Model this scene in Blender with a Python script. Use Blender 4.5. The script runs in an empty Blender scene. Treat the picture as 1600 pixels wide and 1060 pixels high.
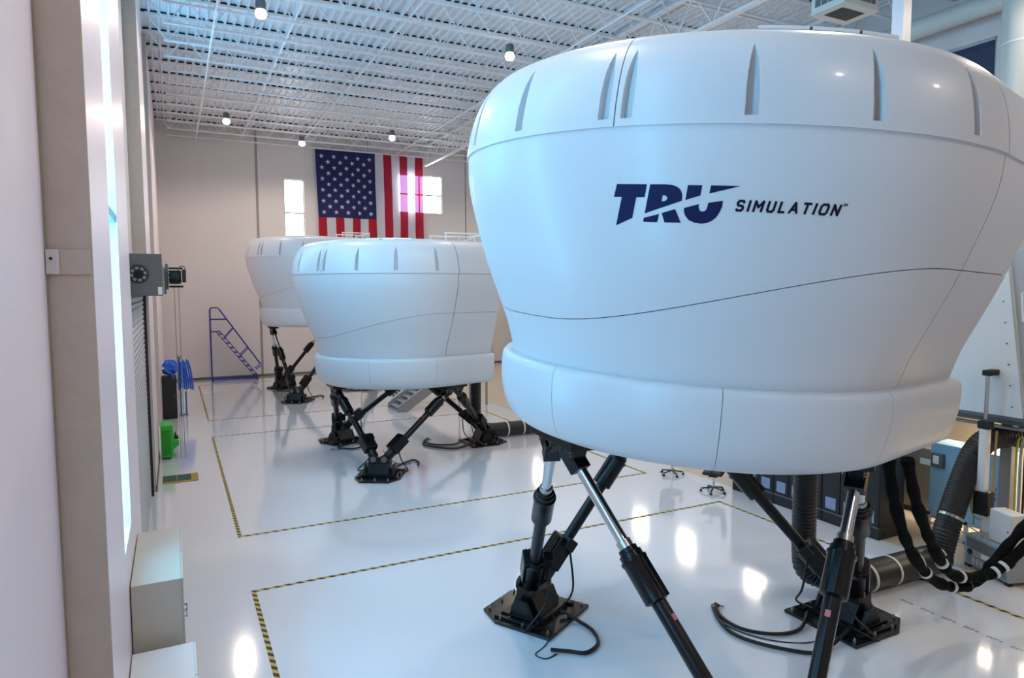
import bpy, bmesh, math, random
import numpy as np
from mathutils import Vector, Matrix
from mathutils.geometry import tessellate_polygon
random.seed(7)
SC = bpy.context.scene
COL = SC.collection
PI = math.pi
R = math.radians

# ------------------------------------------------------------------ camera
def make_camera():
    F, yaw, pitch, roll = 1048.85, 0.46722, -0.07372, -0.00388
    f = Vector((math.sin(yaw)*math.cos(pitch), math.cos(yaw)*math.cos(pitch), math.sin(pitch)))
    rt = Vector((math.cos(yaw), -math.sin(yaw), 0)); up = rt.cross(f)
    r2 = rt*math.cos(roll)+up*math.sin(roll); u2 = -rt*math.sin(roll)+up*math.cos(roll)
    cam = bpy.data.cameras.new('camera'); cam.sensor_width = 36; cam.lens = F/1600*36
    cam.clip_start = .05; cam.clip_end = 200
    o = bpy.data.objects.new('camera', cam); COL.objects.link(o)
    m = Matrix((r2, u2, -f)).transposed().to_4x4(); m.translation = (0, 0, 5.2)
    o.matrix_world = m; SC.camera = o
make_camera()

# ------------------------------------------------------------------ world, light levels, exposure
W = bpy.data.worlds.new('world'); SC.world = W; W.use_nodes = True
W.node_tree.nodes['Background'].inputs[0].default_value = (.75, .85, 1, 1)
W.node_tree.nodes['Background'].inputs[1].default_value = .5
SC.view_settings.view_transform = 'Standard'; SC.view_settings.look = 'None'
SC.view_settings.exposure = 0.08; SC.view_settings.gamma = 1; SC.view_settings.use_curve_mapping = False
LAMP_W = 580          # watts of each high-bay lamp
LAMP_COL = (1, .84, .70)
DAY_COL = (.17, .60, 1.0)
DAY_LEFT = 11.0         # daylight panes, left wall, seen and added
DAY_BACK = 9.0
LIT_RIGHT = 12.0

# ------------------------------------------------------------------ helpers
def lin(c):
    return tuple(((x/255)/12.92 if x <= 10 else ((x/255+.055)/1.055)**2.4) for x in c)+(1,)
MATS = {}
def M(name, col, rough=.5, metal=0, var=0, scale=4, bump=0, bscale=None, spec=.5, coat=0, emit=0, ecol=None):
    m = bpy.data.materials.new(name); m.use_nodes = True; nt = m.node_tree; b = nt.nodes['Principled BSDF']
    b.inputs['Base Color'].default_value = lin(col); b.inputs['Roughness'].default_value = rough
    b.inputs['Metallic'].default_value = metal; b.inputs['Specular IOR Level'].default_value = spec
    b.inputs['Coat Weight'].default_value = coat; b.inputs['Coat Roughness'].default_value = .08
    if emit:
        b.inputs['Emission Color'].default_value = (ecol or lin(col)[:3])+(1,) if len(ecol or ())==3 or ecol is None else ecol
        b.inputs['Emission Strength'].default_value = emit
    tc = nt.nodes.new('ShaderNodeTexCoord')
    if var:
        n = nt.nodes.new('ShaderNodeTexNoise'); n.inputs['Scale'].default_value = scale; n.inputs['Detail'].default_value = 6
        nt.links.new(tc.outputs['Object'], n.inputs['Vector'])
        mx = nt.nodes.new('ShaderNodeMix'); mx.data_type = 'RGBA'
        c = lin(col); mx.inputs[6].default_value = tuple(max(0, x*(1-var)) for x in c[:3])+(1,)
        mx.inputs[7].default_value = tuple(min(1, x*(1+var)) for x in c[:3])+(1,)
        nt.links.new(n.outputs['Fac'], mx.inputs[0]); nt.links.new(mx.outputs[2], b.inputs['Base Color'])
    if bump:
        n2 = nt.nodes.new('ShaderNodeTexNoise'); n2.inputs['Scale'].default_value = bscale or scale*4; n2.inputs['Detail'].default_value = 4
        nt.links.new(tc.outputs['Object'], n2.inputs['Vector'])
        bp = nt.nodes.new('ShaderNodeBump'); bp.inputs['Strength'].default_value = bump; bp.inputs['Distance'].default_value = .02
        nt.links.new(n2.outputs['Fac'], bp.inputs['Height']); nt.links.new(bp.outputs['Normal'], b.inputs['Normal'])
    MATS[name] = m
    return m
def emat(name, col, strength):
    m = bpy.data.materials.new(name); m.use_nodes = True; nt = m.node_tree; nt.nodes.clear()
    o = nt.nodes.new('ShaderNodeOutputMaterial'); e = nt.nodes.new('ShaderNodeEmission')
    e.inputs[0].default_value = tuple(col)+(1,); e.inputs[1].default_value = strength
    nt.links.new(e.outputs[0], o.inputs[0]); MATS[name] = m; return m
def fabric(name, col, trans, tcol=None, sheer=0, scol=(.80, .84, 1)):
    m = M(name, col, .8, var=.08, scale=2); nt = m.node_tree; b = nt.nodes['Principled BSDF']
    t = nt.nodes.new('ShaderNodeBsdfTranslucent'); t.inputs[0].default_value = lin(tcol or col)
    mx = nt.nodes.new('ShaderNodeMixShader'); mx.inputs[0].default_value = trans
    nt.links.new(b.outputs[0], mx.inputs[1]); nt.links.new(t.outputs[0], mx.inputs[2])
    if sheer:
        tr = nt.nodes.new('ShaderNodeBsdfTransparent'); tr.inputs[0].default_value = scol+(1,)
        m2 = nt.nodes.new('ShaderNodeMixShader'); m2.inputs[0].default_value = sheer
        nt.links.new(mx.outputs[0], m2.inputs[1]); nt.links.new(tr.outputs[0], m2.inputs[2]); mx = m2
    nt.links.new(mx.outputs[0], nt.nodes['Material Output'].inputs[0]); return m
def stripes(name, c1, c2, freq):
    m = M(name, c1, .5); nt = m.node_tree; b = nt.nodes['Principled BSDF']
    tc = nt.nodes.new('ShaderNodeTexCoord'); sp = nt.nodes.new('ShaderNodeSeparateXYZ'); nt.links.new(tc.outputs['Object'], sp.inputs[0])
    ad = nt.nodes.new('ShaderNodeMath'); ad.operation = 'ADD'; nt.links.new(sp.outputs[0], ad.inputs[0]); nt.links.new(sp.outputs[1], ad.inputs[1])
    mu = nt.nodes.new('ShaderNodeMath'); mu.operation = 'MULTIPLY'; mu.inputs[1].default_value = freq; nt.links.new(ad.outputs[0], mu.inputs[0])
    fr = nt.nodes.new('ShaderNodeMath'); fr.operation = 'FRACT'; nt.links.new(mu.outputs[0], fr.inputs[0])
    gt = nt.nodes.new('ShaderNodeMath'); gt.operation = 'GREATER_THAN'; gt.inputs[1].default_value = .5; nt.links.new(fr.outputs[0], gt.inputs[0])
    mx = nt.nodes.new('ShaderNodeMix'); mx.data_type = 'RGBA'; mx.inputs[6].default_value = lin(c1); mx.inputs[7].default_value = lin(c2)
    nt.links.new(gt.outputs[0], mx.inputs[0]); nt.links.new(mx.outputs[2], b.inputs['Base Color']); return m

class MB:
    def __init__(s): s.v = []; s.f = []
    def add(s, v, f):
        n = len(s.v); s.v += [tuple(p) for p in v]; s.f += [tuple(i+n for i in q) for q in f]; return s
    def box(s, x0, x1, y0, y1, z0, z1):
        return s.add([(x0,y0,z0),(x1,y0,z0),(x1,y1,z0),(x0,y1,z0),(x0,y0,z1),(x1,y0,z1),(x1,y1,z1),(x0,y1,z1)],
                     [(0,3,2,1),(4,5,6,7),(0,1,5,4),(1,2,6,5),(2,3,7,6),(3,0,4,7)])
    def obox(s, c, ax, ay, az):
        c, ax, ay, az = map(Vector, (c, ax, ay, az)); v = []
        for k in (-1, 1):
            for i, j in ((-1,-1),(1,-1),(1,1),(-1,1)): v.append(c+ax*i+ay*j+az*k)
        f = [(0,3,2,1),(4,5,6,7),(0,1,5,4),(1,2,6,5),(2,3,7,6),(3,0,4,7)]
        if ax.cross(ay).dot(az) < 0: f = [q[::-1] for q in f]
        return s.add(v, f)
    def bar(s, p0, p1, w, h, up=(0,0,1)):
        p0, p1 = Vector(p0), Vector(p1); d = (p1-p0); u = d.normalized(); a = u.cross(Vector(up))
        if a.length < 1e-4: a = u.cross(Vector((1,0,0)))
        a.normalize(); b = a.cross(u)
        return s.obox((p0+p1)/2, d/2, a*w/2, b*h/2)
    def cyl(s, p0, p1, r0, r1=None, n=16, cap=True):
        p0, p1 = Vector(p0), Vector(p1); r1 = r0 if r1 is None else r1
        u = (p1-p0).normalized(); a = u.orthogonal().normalized(); b = u.cross(a); v = []
        for p, r in ((p0, r0), (p1, r1)):
            for i in range(n): t = 2*PI*i/n; v.append(p+(a*math.cos(t)+b*math.sin(t))*r)
        f = [(i, (i+1) % n, n+(i+1) % n, n+i) for i in range(n)]
        if cap: f += [tuple(range(n))[::-1], tuple(range(n, 2*n))]
        return s.add(v, f)
    def rings(s, prof, p0, u, n=20):
        """lathe along axis u from p0: prof = [(t, r)...]"""
        p0 = Vector(p0); u = Vector(u).normalized(); a = u.orthogonal().normalized(); b = u.cross(a); v = []; m = len(prof)
        for t, r in prof:
            for i in range(n): w = 2*PI*i/n; v.append(p0+u*t+(a*math.cos(w)+b*math.sin(w))*r)
        f = [(j*n+i, j*n+(i+1) % n, (j+1)*n+(i+1) % n, (j+1)*n+i) for j in range(m-1) for i in range(n)]
        f += [tuple(range(n))[::-1], tuple(range((m-1)*n, m*n))]
        return s.add(v, f)
    def tube(s, pts, r, n=8, smooth=0):
        P = [Vector(p) for p in pts]
        if smooth:
            Q = []
            for i in range(len(P)-1):
                a, b, c, d = P[max(i-1, 0)], P[i], P[i+1], P[min(i+2, len(P)-1)]
                for k in range(smooth):
                    t = k/smooth
                    Q.append(.5*((2*b)+(c-a)*t+(2*a-5*b+4*c-d)*t*t+(3*b-a-3*c+d)*t**3))
            P = Q+[P[-1]]
        v = []; m = len(P); a = None
        for i, p in enumerate(P):
            u = (P[min(i+1, m-1)]-P[max(i-1, 0)]).normalized()
            a = u.orthogonal() if a is None else a-u*a.dot(u)
            a.normalize(); b = u.cross(a); rr = r(i/(m-1)) if callable(r) else r
            for k in range(n): t = 2*PI*k/n; v.append(p+(a*math.cos(t)+b*math.sin(t))*rr)
        f = [(j*n+i, j*n+(i+1) % n, (j+1)*n+(i+1) % n, (j+1)*n+i) for j in range(m-1) for i in range(n)]
        f += [tuple(range(n))[::-1], tuple(range((m-1)*n, m*n))]
        s.add(v, f); return P
    def prism(s, poly, z0, z1):
        n = len(poly)
        return s.add([(x, y, z0) for x, y in poly]+[(x, y, z1) for x, y in poly],
                     [tuple(range(n))[::-1], tuple(range(n, 2*n))]+[(i, (i+1) % n, n+(i+1) % n, n+i) for i in range(n)])
    def prism_axis(s, poly, o, ex, ey, ez):
        o, ex, ey, ez = map(Vector, (o, ex, ey, ez)); n = len(poly)
        f = [tuple(range(n))[::-1], tuple(range(n, 2*n))]+[(i, (i+1) % n, n+(i+1) % n, n+i) for i in range(n)]
        return s.add([o+ex*x+ey*y for x, y in poly]+[o+ex*x+ey*y+ez for x, y in poly], f)
    def grid(s, G):
        nu, nv = len(G), len(G[0])
        return s.add([p for row in G for p in row], [(i*nv+j, (i+1)*nv+j, (i+1)*nv+j+1, i*nv+j+1) for i in range(nu-1) for j in range(nv-1)])
    def mesh(s, name, mat, smooth=False, ang=35):
        me = bpy.data.meshes.new(name); me.from_pydata(s.v, [], s.f); me.update()
        if smooth:
            me.shade_smooth(); me.set_sharp_from_angle(angle=R(ang))
        if mat is not None: me.materials.append(mat)
        return me
    def build(s, name, mat, parent=None, smooth=False, bevel=0, loc=None, fix=True):
        me = s.mesh(name, mat, smooth)
        if fix:
            bm = bmesh.new(); bm.from_mesh(me); bmesh.ops.recalc_face_normals(bm, faces=bm.faces); bm.to_mesh(me); bm.free()
        o = link(name, me, parent)
        if loc is not None: o.location = loc
        if bevel:
            b = o.modifiers.new('bevel', 'BEVEL'); b.width = bevel; b.segments = 2; b.limit_method = 'ANGLE'
        return o
def link(name, me, parent=None):
    o = bpy.data.objects.new(name, me); COL.objects.link(o)
    if parent is not None: o.parent = parent
    return o
def empty(name, loc=(0,0,0), rz=0):
    o = bpy.data.objects.new(name, None); o.empty_display_size = .2; COL.objects.link(o); o.location = loc; o.rotation_euler = (0,0,rz); return o
def tag(o, label=None, cat=None, group=None, kind=None):
    if label: o['label'] = label
    if cat: o['category'] = cat
    if group: o['group'] = group
    if kind: o['kind'] = kind
    return o
def struct(o, label=None): return tag(o, label, None, None, 'structure')
def text_mesh(body, size=1, shear=0, space=1, offset=0):
    c = bpy.data.curves.new('text', 'FONT'); c.body = body; c.size = size; c.shear = shear; c.space_character = space; c.offset = offset; c.resolution_u = 3
    o = bpy.data.objects.new('text', c); COL.objects.link(o)
    dg = bpy.context.evaluated_depsgraph_get(); me = bpy.data.meshes.new_from_object(o.evaluated_get(dg))
    bpy.data.objects.remove(o); bpy.data.curves.remove(c); return me

# ------------------------------------------------------------------ materials
epoxy = M('white_epoxy_floor', (232, 234, 238), .10, var=.03, scale=.35, bump=.03, bscale=1.6, spec=.6, coat=1)
warm_floor = M('warm_lit_floor_tint', (205, 190, 165), .2, var=.05, scale=1)  # warm light from under the gallery, painted into the floor colour
wallpaint = M('painted_wall', (214, 208, 206), .65, var=.03, scale=.5, bump=.05, bscale=20)
wallwhite = M('white_wall_paint', (236, 222, 226), .35, var=.02, scale=.6, bump=.04, bscale=12)
concrete = M('rough_concrete', (196, 181, 168), .85, var=.10, scale=5, bump=.5, bscale=14)
dark_gap = M('dark_joint', (45, 43, 42), .8)
deckwhite = M('white_deck_paint', (214, 216, 220), .45, var=.03, scale=.6)
steelwhite = M('white_steel_paint', (225, 226, 228), .4)
closure = M('black_closure', (22, 24, 28), .8)
sim_white = M('gloss_white_shell', (206, 207, 208), .38, var=.012, scale=1.1, spec=.45, coat=.12)
sim_liner = M('dark_liner', (38, 40, 44), .8)
black_metal = M('black_painted_metal', (11, 11, 13), .30, var=.15, scale=6, spec=.35)
black_matte = M('black_matte', (17, 17, 18), .6)
plate_black = M('black_base_plate', (14, 14, 15), .24, var=.2, scale=3)
chrome = M('chrome_rod', (205, 210, 214), .16, metal=1)
bolt_m = M('zinc_bolt', (190, 188, 184), .3, metal=1)
rubber = M('black_rubber', (16, 16, 17), .5)
flex_m = M('black_flex_duct', (30, 30, 32), .42, var=.1, scale=3)
band_m = M('pale_band', (214, 222, 212), .5)
navy = M('navy_print', (12, 24, 68), .6, spec=.2)
ink = M('dark_print', (12, 16, 36), .6, spec=.2)
redprint = M('dark_red_print', (104, 14, 22), .5)
pinktag = M('red_white_tag', (214, 120, 128), .5)
white_tag = M('white_tag', (228, 228, 222), .5)
hazard = stripes('hazard_stripe', (22, 21, 18), (196, 172, 74), 1/.19)
frame_grey = M('window_frame_grey', (128, 130, 134), .4)
daylit_cyan = M('daylit_transom_tint', (96, 192, 226), .45)  # blue of the daylit transom undersides, painted into the colour
grey_metal = M('grey_metal', (104, 106, 106), .4, metal=.3, var=.05)
lt_grey = M('light_grey_paint', (172, 174, 176), .4, var=.03)
mid_grey = M('mid_grey_paint', (140, 140, 142), .45, var=.03)
beige = M('beige_enamel', (196, 190, 176), .35, var=.02)
white_enamel = M('white_enamel', (226, 227, 226), .3)
steelblue = M('pale_blue_enamel', (148, 182, 200), .35, var=.03)
blue_paint = M('blue_paint', (22, 40, 140), .35)
blue_fabric = M('blue_fabric', (34, 96, 196), .6, var=.2, scale=6)
green_pl = M('green_plastic', (42, 176, 48), .35, var=.06)
mat_green = M('green_mat', (36, 84, 72), .8)
mat_yellow = M('ochre_border', (160, 136, 44), .6)
red_pl = M('red_plastic', (176, 44, 40), .4)
yellow_pl = M('yellow_cable', (206, 196, 60), .5)
foil = M('foil', (200, 200, 202), .25, metal=1, bump=.9, bscale=9)
glass_dark = M('dark_window_glass', (30, 52, 84), .06, spec=.8)
day_left = emat('daylight_pane_left', DAY_COL, DAY_LEFT)
day_back = emat('daylight_pane_back', (.93, .97, 1), DAY_BACK)
lit_right = emat('lit_office_pane', (1, .86, .72), LIT_RIGHT)
lens_m = emat('lamp_lens', (1, .97, .93), 30)

# ------------------------------------------------------------------ floor, walls
XL0, XL1, XR, YB, YN, ZC = -.86, -.55, 22.0, 43.0, -9.0, 14.7
o = MB().box(-1.6, 12.9, YN-.3, YB+.3, -.2, 0).build('floor', epoxy); struct(o)
o = MB().box(12.9, XR+.3, YN-.3, YB+.3, -.2, .0).build('floor', warm_floor); struct(o)  # zone split off to carry the painted warm gallery light

def wall_cells(mb, axis, lo, hi, a0, a1, z0, z1, holes, gap=0):
    """boxes filling a0..a1 x z0..z1 except holes (a0,a1,z0,z1); axis 'x': wall runs along x, thickness lo..hi in y"""
    As = sorted({a0, a1, *[h[0] for h in holes], *[h[1] for h in holes]}); Zs = sorted({z0, z1, *[h[2] for h in holes], *[h[3] for h in holes]})
    As = [a for a in As if a0 <= a <= a1]; Zs = [z for z in Zs if z0 <= z <= z1]
    for i in range(len(As)-1):
        for j in range(len(Zs)-1):
            ca, cz = (As[i]+As[i+1])/2, (Zs[j]+Zs[j+1])/2
            if any(h[0] < ca < h[1] and h[2] < cz < h[3] for h in holes): continue
            if axis == 'x': mb.box(As[i], As[i+1], lo, hi, Zs[j], Zs[j+1])
            else: mb.box(lo, hi, As[i], As[i+1], Zs[j], Zs[j+1])
    return mb

# back wall: backing slab + precast panels with open joints
bholes = [(6.26, 7.44, 6.6, 11.93), (13.42, 16.44, 10.28, 12.76)]
wb = wall_cells(MB(), 'x', YB+.07, YB+.35, XL0-.4, XR+.3, 0, ZC+.4, bholes).build('wall_back', dark_gap); struct(wb)
pj = [-.9, 4.72, 11.45, 18.17, 22.3]
for i in range(4):
    wall_cells(MB(), 'x', YB, YB+.09, pj[i]+.03, pj[i+1]-.03, 0, ZC+.4, bholes).build('panel', wallpaint, wb)
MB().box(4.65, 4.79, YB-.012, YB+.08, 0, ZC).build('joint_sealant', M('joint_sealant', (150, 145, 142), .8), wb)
struct(MB().box(XL1, XR, YB-.02, YB, 0, .13).build('baseboard_back', M('grey_rubber_base', (96, 94, 92), .6)))

# left wall: stepped precast panels
lholes = [(8.07, 9.2, 2.35, 13.9)]
added_near = [(2.4, 3.6, 2.35, 13.4)]  # unseen opening, added to throw blue light on the nearest dome
added_recess = [(12.3, 13.8, 6.3, 13.4), (14.6, 16.1, 6.3, 13.4), (16.6, 17.6, 6.3, 13.4), (24.2, 25.4, 6.3, 13.4), (26.0, 27.2, 6.3, 13.4)]  # hidden openings, added to light the farther domes blue from the left
wl = wall_cells(MB(), 'y', XL0-.4, XL0, YN, 6.25, 0, ZC, added_near).build('wall_left', wallwhite); struct(wl)
wall_cells(MB(), 'y', XL0-.4, XL1, 6.27, 11.45, 0, ZC, lholes).build('panel', wallwhite, wl)
wall_cells(MB(), 'y', XL0-.4, XL0, 11.45, 19.4, 5.9, ZC, added_recess[:3]).box(XL0-.4, XL0, 11.45, 11.95, 0, 5.9).box(XL0-.4, XL0, 19.0, 19.4, 0, 5.9).build('panel', wallpaint, wl)
MB().box(XL0-.4, XL1, 19.42, 23.5, 0, ZC).build('panel', wallwhite, wl)
wall_cells(MB(), 'y', XL0-.4, XL0, 23.5, 29.0, 0, ZC, added_recess[3:]).build('panel', wallpaint, wl)
MB().box(XL0-.4, XL1, 29.02, YB, 0, ZC).build('panel', wallwhite, wl)
for y in (6.25, 19.4, 29.0):
    MB().box(XL0-.02, XL1+.0, y-.012, y+.02, 0, ZC).build('rough_edge', concrete, wl)
MB().box(XL0-.01, XL0+.014, 6.21, 6.24, 0, ZC).build('joint_sealant', M('brown_sealant', (164, 150, 134), .9, bump=.6, bscale=20), wl)
struct(MB().box(XL1, XL1+.015, 19.42, 23.5, 0, .16).box(XL0+.3, XL1+.0, 19.375, 19.387, 0, .16).build('baseboard_left', M('dark_grey_base', (84, 82, 80), .6)))
# conduit cover plate on the near concrete edge
jb = empty('junction_box', (-.70, 6.236, 5.33)); tag(jb, 'flat painted cover box on the rough concrete edge of the near left wall', 'junction box')
MB().box(-.155, .135, -.02, 0, 0, .19).build('cover', concrete, jb, bevel=.005)
MB().box(-.155, -.07, -.045, -.02, .0, .19).build('switch_plate', wallpaint, jb, bevel=.006)
MB().cyl((-.12, -.05, .12), (-.12, -.044, .12), .012).build('knockout', dark_gap, jb)

# windows of the left wall; only the first is seen, the others are added light
def left_window(n, y0, y1, z0, z1, xf, transoms):
    fr = MB(); xr = xf-.3
    fr.box(xr-.03, xr+.03, y0, y0+.05, z0, z1).box(xr-.03, xr+.03, y1-.05, y1, z0, z1).box(xr-.03, xr+.03, y0, y1, z0, z0+.05).box(xr-.03, xr+.03, y0, y1, z1-.05, z1)
    w = fr.build('window_%d' % n, frame_grey); struct(w)
    zs = [z0]+list(transoms)+[z1]
    for i in range(len(zs)-1):
        MB().box(xr-.01, xr, y0+.05, y1-.05, zs[i]+.05, zs[i+1]-.05).build('pane', day_left, w)
    for t in transoms:
        MB().box(xr-.02, xf-.015, y0, y1, t-.05, t+.05).build('transom', daylit_cyan, w)
    MB().box(xr+.03, xf-.002, y0+.002, y1-.002, z0+.001, z0+.03).build('sill', wallwhite, w)
    return w
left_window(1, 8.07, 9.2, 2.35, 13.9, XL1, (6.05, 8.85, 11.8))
for i, (a, b, c, d) in enumerate(added_near): left_window(2+i, a, b, c, d, XL0, (6.05, 9.2))  # added blue light source, out of view
for i, (a, b, c, d) in enumerate(added_recess): left_window(20+i, a, b, c, d, XL0, (9.2,))  # added blue light sources, hidden behind the wall steps

# windows of the back wall
def back_window(n, x0, x1, z0, z1, vx, hz):
    y = YB+.12
    f = MB(); f.box(x0, x0+.05, y-.03, y+.03, z0, z1).box(x1-.05, x1, y-.03, y+.03, z0, z1).box(x0, x1, y-.03, y+.03, z0, z0+.05).box(x0, x1, y-.03, y+.03, z1-.05, z1)
    w = f.build('window_%d' % n, frame_grey); struct(w)
    xs = [x0]+vx+[x1]; zs = [z0]+hz+[z1]
    for i in range(len(xs)-1):
        for j in range(len(zs)-1):
            MB().box(xs[i]+.04, xs[i+1]-.04, y, y+.01, zs[j]+.04, zs[j+1]-.04).build('pane', day_back, w)
    for x in vx: MB().box(x-.04, x+.04, y-.03, y+.03, z0, z1).build('mullion', frame_grey, w)
    for z in hz: MB().box(x0, x1, y-.03, y+.03, z-.04, z+.04).build('transom', frame_grey, w)
back_window(5, 6.26, 7.44, 6.6, 11.93, [], [9.92])
back_window(6, 13.42, 16.44, 10.28, 12.76, [14.88], [11.5])

# right wall with upper lit office windows and one dark window
rh = [(13.2, 14.5, 6.8, 8.1), (19.8, 21.1, 6.8, 8.1), (24.2, 25.5, 6.8, 8.1), (27.8, 29.1, 6.8, 8.1), (39.2, 40.5, 6.8, 8.1)]
dh = (11.75, 13.4, 11.2, 12.62)
wr = wall_cells(MB(), 'y', XR, XR+.3, YN, YB+.3, 0, ZC+.4, rh+[dh]).build('wall_right', wallpaint); struct(wr)
for i, h in enumerate(rh+[dh]):
    f = MB(); x = XR+.1
    f.box(x-.04, x+.04, h[0], h[0]+.07, h[2], h[3]).box(x-.04, x+.04, h[1]-.07, h[1], h[2], h[3]).box(x-.04, x+.04, h[0], h[1], h[2], h[2]+.07).box(x-.04, x+.04, h[0], h[1], h[3]-.07, h[3])
    w = f.build('window_%d' % (7+i), lt_grey); struct(w)
    MB().box(x, x+.01, h[0]+.06, h[1]-.06, h[2]+.06, h[3]-.06).build('pane', glass_dark if h is dh else lit_right, w)
struct(MB().box(XL0-.4, XR+.3, YN-.3, YN, 0, ZC+.4).build('wall_rear', wallpaint))

# ------------------------------------------------------------------ ceiling: ribbed deck, bar joists, girders
def make_ceiling():
    pitch, h = .30, .075; x = -1.0; prof = []
    while x < XR+.4:
        prof += [(x, 0), (x+.06, 0), (x+.09, h), (x+.27, h)]; x += pitch
    m = MB(); m.grid([[(px, YN-.3, ZC+pz) for px, pz in prof], [(px, YB+.3, ZC+pz) for px, pz in prof]])
    deck = m.build('ceiling', deckwhite); struct(deck)
    ys = [42.55-1.76*k for k in range(23)]
    zt, zb = ZC-.03, ZC-.86
    # shared meshes for one joist, origin at its y
    top = MB().box(-.5, XR, -.05, .05, zt-.05, zt+.03).mesh('top_chord', steelwhite)
    bot = MB().box(.05, XR-.6, -.045, -.008, zb-.03, zb+.03).box(.05, XR-.6, .008, .045, zb-.03, zb+.03).mesh('bottom_chord', steelwhite)
    wm = MB(); x = -.45; n = 0
    while x < XR-.6:
        a, b = (x, 0, zt-.03), (x+.62, 0, zb); c = (x+1.24, 0, zt-.03)
        if x+.62 > 0:
            wm.cyl(a, b, .022, n=5, cap=False); wm.cyl(b, c, .022, n=5, cap=False)
        wm.cyl((x+.62, 0, zb), (x+.62, 0, zt), .011, n=4, cap=False); x += 1.24
    web = wm.mesh('web', steelwhite)
    cm = MB(); x = -1.0+.09
    while x < XR:
        cm.box(x-.012, x+.192, -.02, .02, ZC-.005, ZC+.072); x += pitch
    clo = cm.mesh('closure_strip', closure)
    for y in ys:
        j = link('joist', top, deck); j.location = (0, y, 0)
        link('bottom_chord', bot, j); link('web', web, j)
        c = link('flute_closures', clo, j); c['kind'] = 'stuff'
    # bridging lines and girders running the length of the hall
    for x in (3.85, 7.1, 19.2):
        MB().box(x-.02, x+.02, 2, YB-.1, zb+.03, zb+.07).build('bridging', steelwhite, deck)
        MB().box(x+.25, x+.29, 2, YB-.1, zt-.12, zt-.08).build('bridging', steelwhite, deck)
    for x in (1.5, 12.9):
        g = MB().cyl((x, 2, zb-.12), (x, YB-.2, zb-.12), .03, n=8).build('sprinkler_pipe', steelwhite, deck, smooth=True)
        m = MB(); y = 4
        while y < YB: m.cyl((x, y, zb-.1), (x, y, zb), .015, n=5); y += 3.5
        m.build('hanger', steelwhite, g)
    for x in (15.2,):
        zz = ZC-1.35
        g = MB().box(x-.11, x+.11, 2, YB-.15, zz-.04, zz+.04).build('girder', steelwhite, deck)
        MB().box(x-.1, x+.1, 2, YB-.15, zt-.13, zt-.06).build('top_chord', steelwhite, g)
        m = MB(); y = 2.2
        while y < YB-1.9:
            m.bar((x, y, zz), (x, y+.88, zt-.1), .05, .05); m.bar((x, y+.88, zt-.1), (x, y+1.76, zz), .05, .05); y += 1.76
        m.build('web', steelwhite, g)
    return deck
make_ceiling()

# high-bay lamps
def lamp(x, y, label, z=13.0, seen=True):
    r = empty('high_bay_lamp', (x, y, z)); tag(r, label, 'lamp', 'high-bay ceiling lamps')
    MB().rings([(0, .09), (.02, .13), (.16, .145), (.28, .13), (.32, .05)], (0, 0, .02), (0, 0, 1)).build('housing', grey_metal, r, smooth=True)
    MB().cyl((0, 0, .32), (0, 0, ZC-z+.07), .012, n=6).build('hanger_rod', steelwhite, r)
    MB().rings([(0, .05), (.02, .10), (.06, .14), (.12, .155), (.18, .145), (.22, .12)], (0, 0, -.20), (0, 0, 1)).build('lens', lens_m, r, smooth=True)
    L = bpy.data.lights.new('lamp_light', 'SPOT'); L.energy = LAMP_W; L.color = LAMP_COL; L.spot_size = R(172); L.spot_blend = .35; L.shadow_soft_size = .16
    lo = bpy.data.objects.new('lamp_light', L); COL.objects.link(lo); lo.parent = r; lo.location = (0, 0, -.24)
lamp(2.5, 20.5, 'nearest ceiling lamp, left of the big logo dome, top left of the picture')
lamp(2.5, 33.9, 'small ceiling lamp above the upper left corner of the rear wall')
lamp(6.4, 37.2, 'farthest ceiling lamp, beside the upper left corner of the flag')
lamp(10.3, 33.9, 'ceiling lamp hanging above the middle of the flag')
lamp(10.3, 20.5, 'ceiling lamp beside the shoulder of the big logo dome')
for k, (x, y) in enumerate([(2.5, 7.1), (10.3, 7.1), (6.4, 10.4), (18.1, 7.1), (18.1, 20.5), (18.1, 33.9), (6.4, -3), (14.2, -3)]):
    lamp(x, y, 'ceiling lamp outside the picture, of the same round kind')

# ------------------------------------------------------------------ flight simulators
Z_PROF = [2.36, 2.40, 2.46, 2.56, 2.75, 3.0, 3.14, 3.22, 3.255]
R_PROF = [2.33, 2.43, 2.50, 2.565, 2.625, 2.652, 2.648, 2.632, 2.60]
ZB_ = [3.20, 3.6, 4.0, 4.4, 4.8, 5.1, 5.4, 5.66]; RB_ = [2.49, 2.60, 2.76, 2.92, 3.05, 3.14, 3.2, 3.215]
ZT_ = [5.64, 5.80, 5.95, 6.10, 6.24, 6.36, 6.45, 6.525, 6.575, 6.605, 6.62]; RT_ = [3.240, 3.228, 3.205, 3.17, 3.12, 3.055, 2.985, 2.89, 2.76, 2.6, 2.42]
def smooth_interp(z, X, Y):
    X = np.array(X); Y = np.array(Y); d = np.gradient(Y, X); i = int(np.clip(np.searchsorted(X, z)-1, 0, len(X)-2))
    h = X[i+1]-X[i]; t = (z-X[i])/h
    return (2*t**3-3*t**2+1)*Y[i]+(t**3-2*t**2+t)*h*d[i]+(-2*t**3+3*t**2)*Y[i+1]+(t**3-t**2)*h*d[i+1]
def plan(r, a, xe):
    """a: degrees from the nose (-X); beyond 104 degrees the flank runs straight back to x = xe"""
    s = 1 if a >= 0 else -1; A = abs(a)
    if A <= 104: t = R(180+a); return r*math.cos(t), r*math.sin(t)
    t = R(180+s*104); x, y = r*math.cos(t), r*math.sin(t); k = (A-104)/16
    return x+(xe-x)*k, y-math.copysign((xe-x)*k*.249, y)
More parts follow.
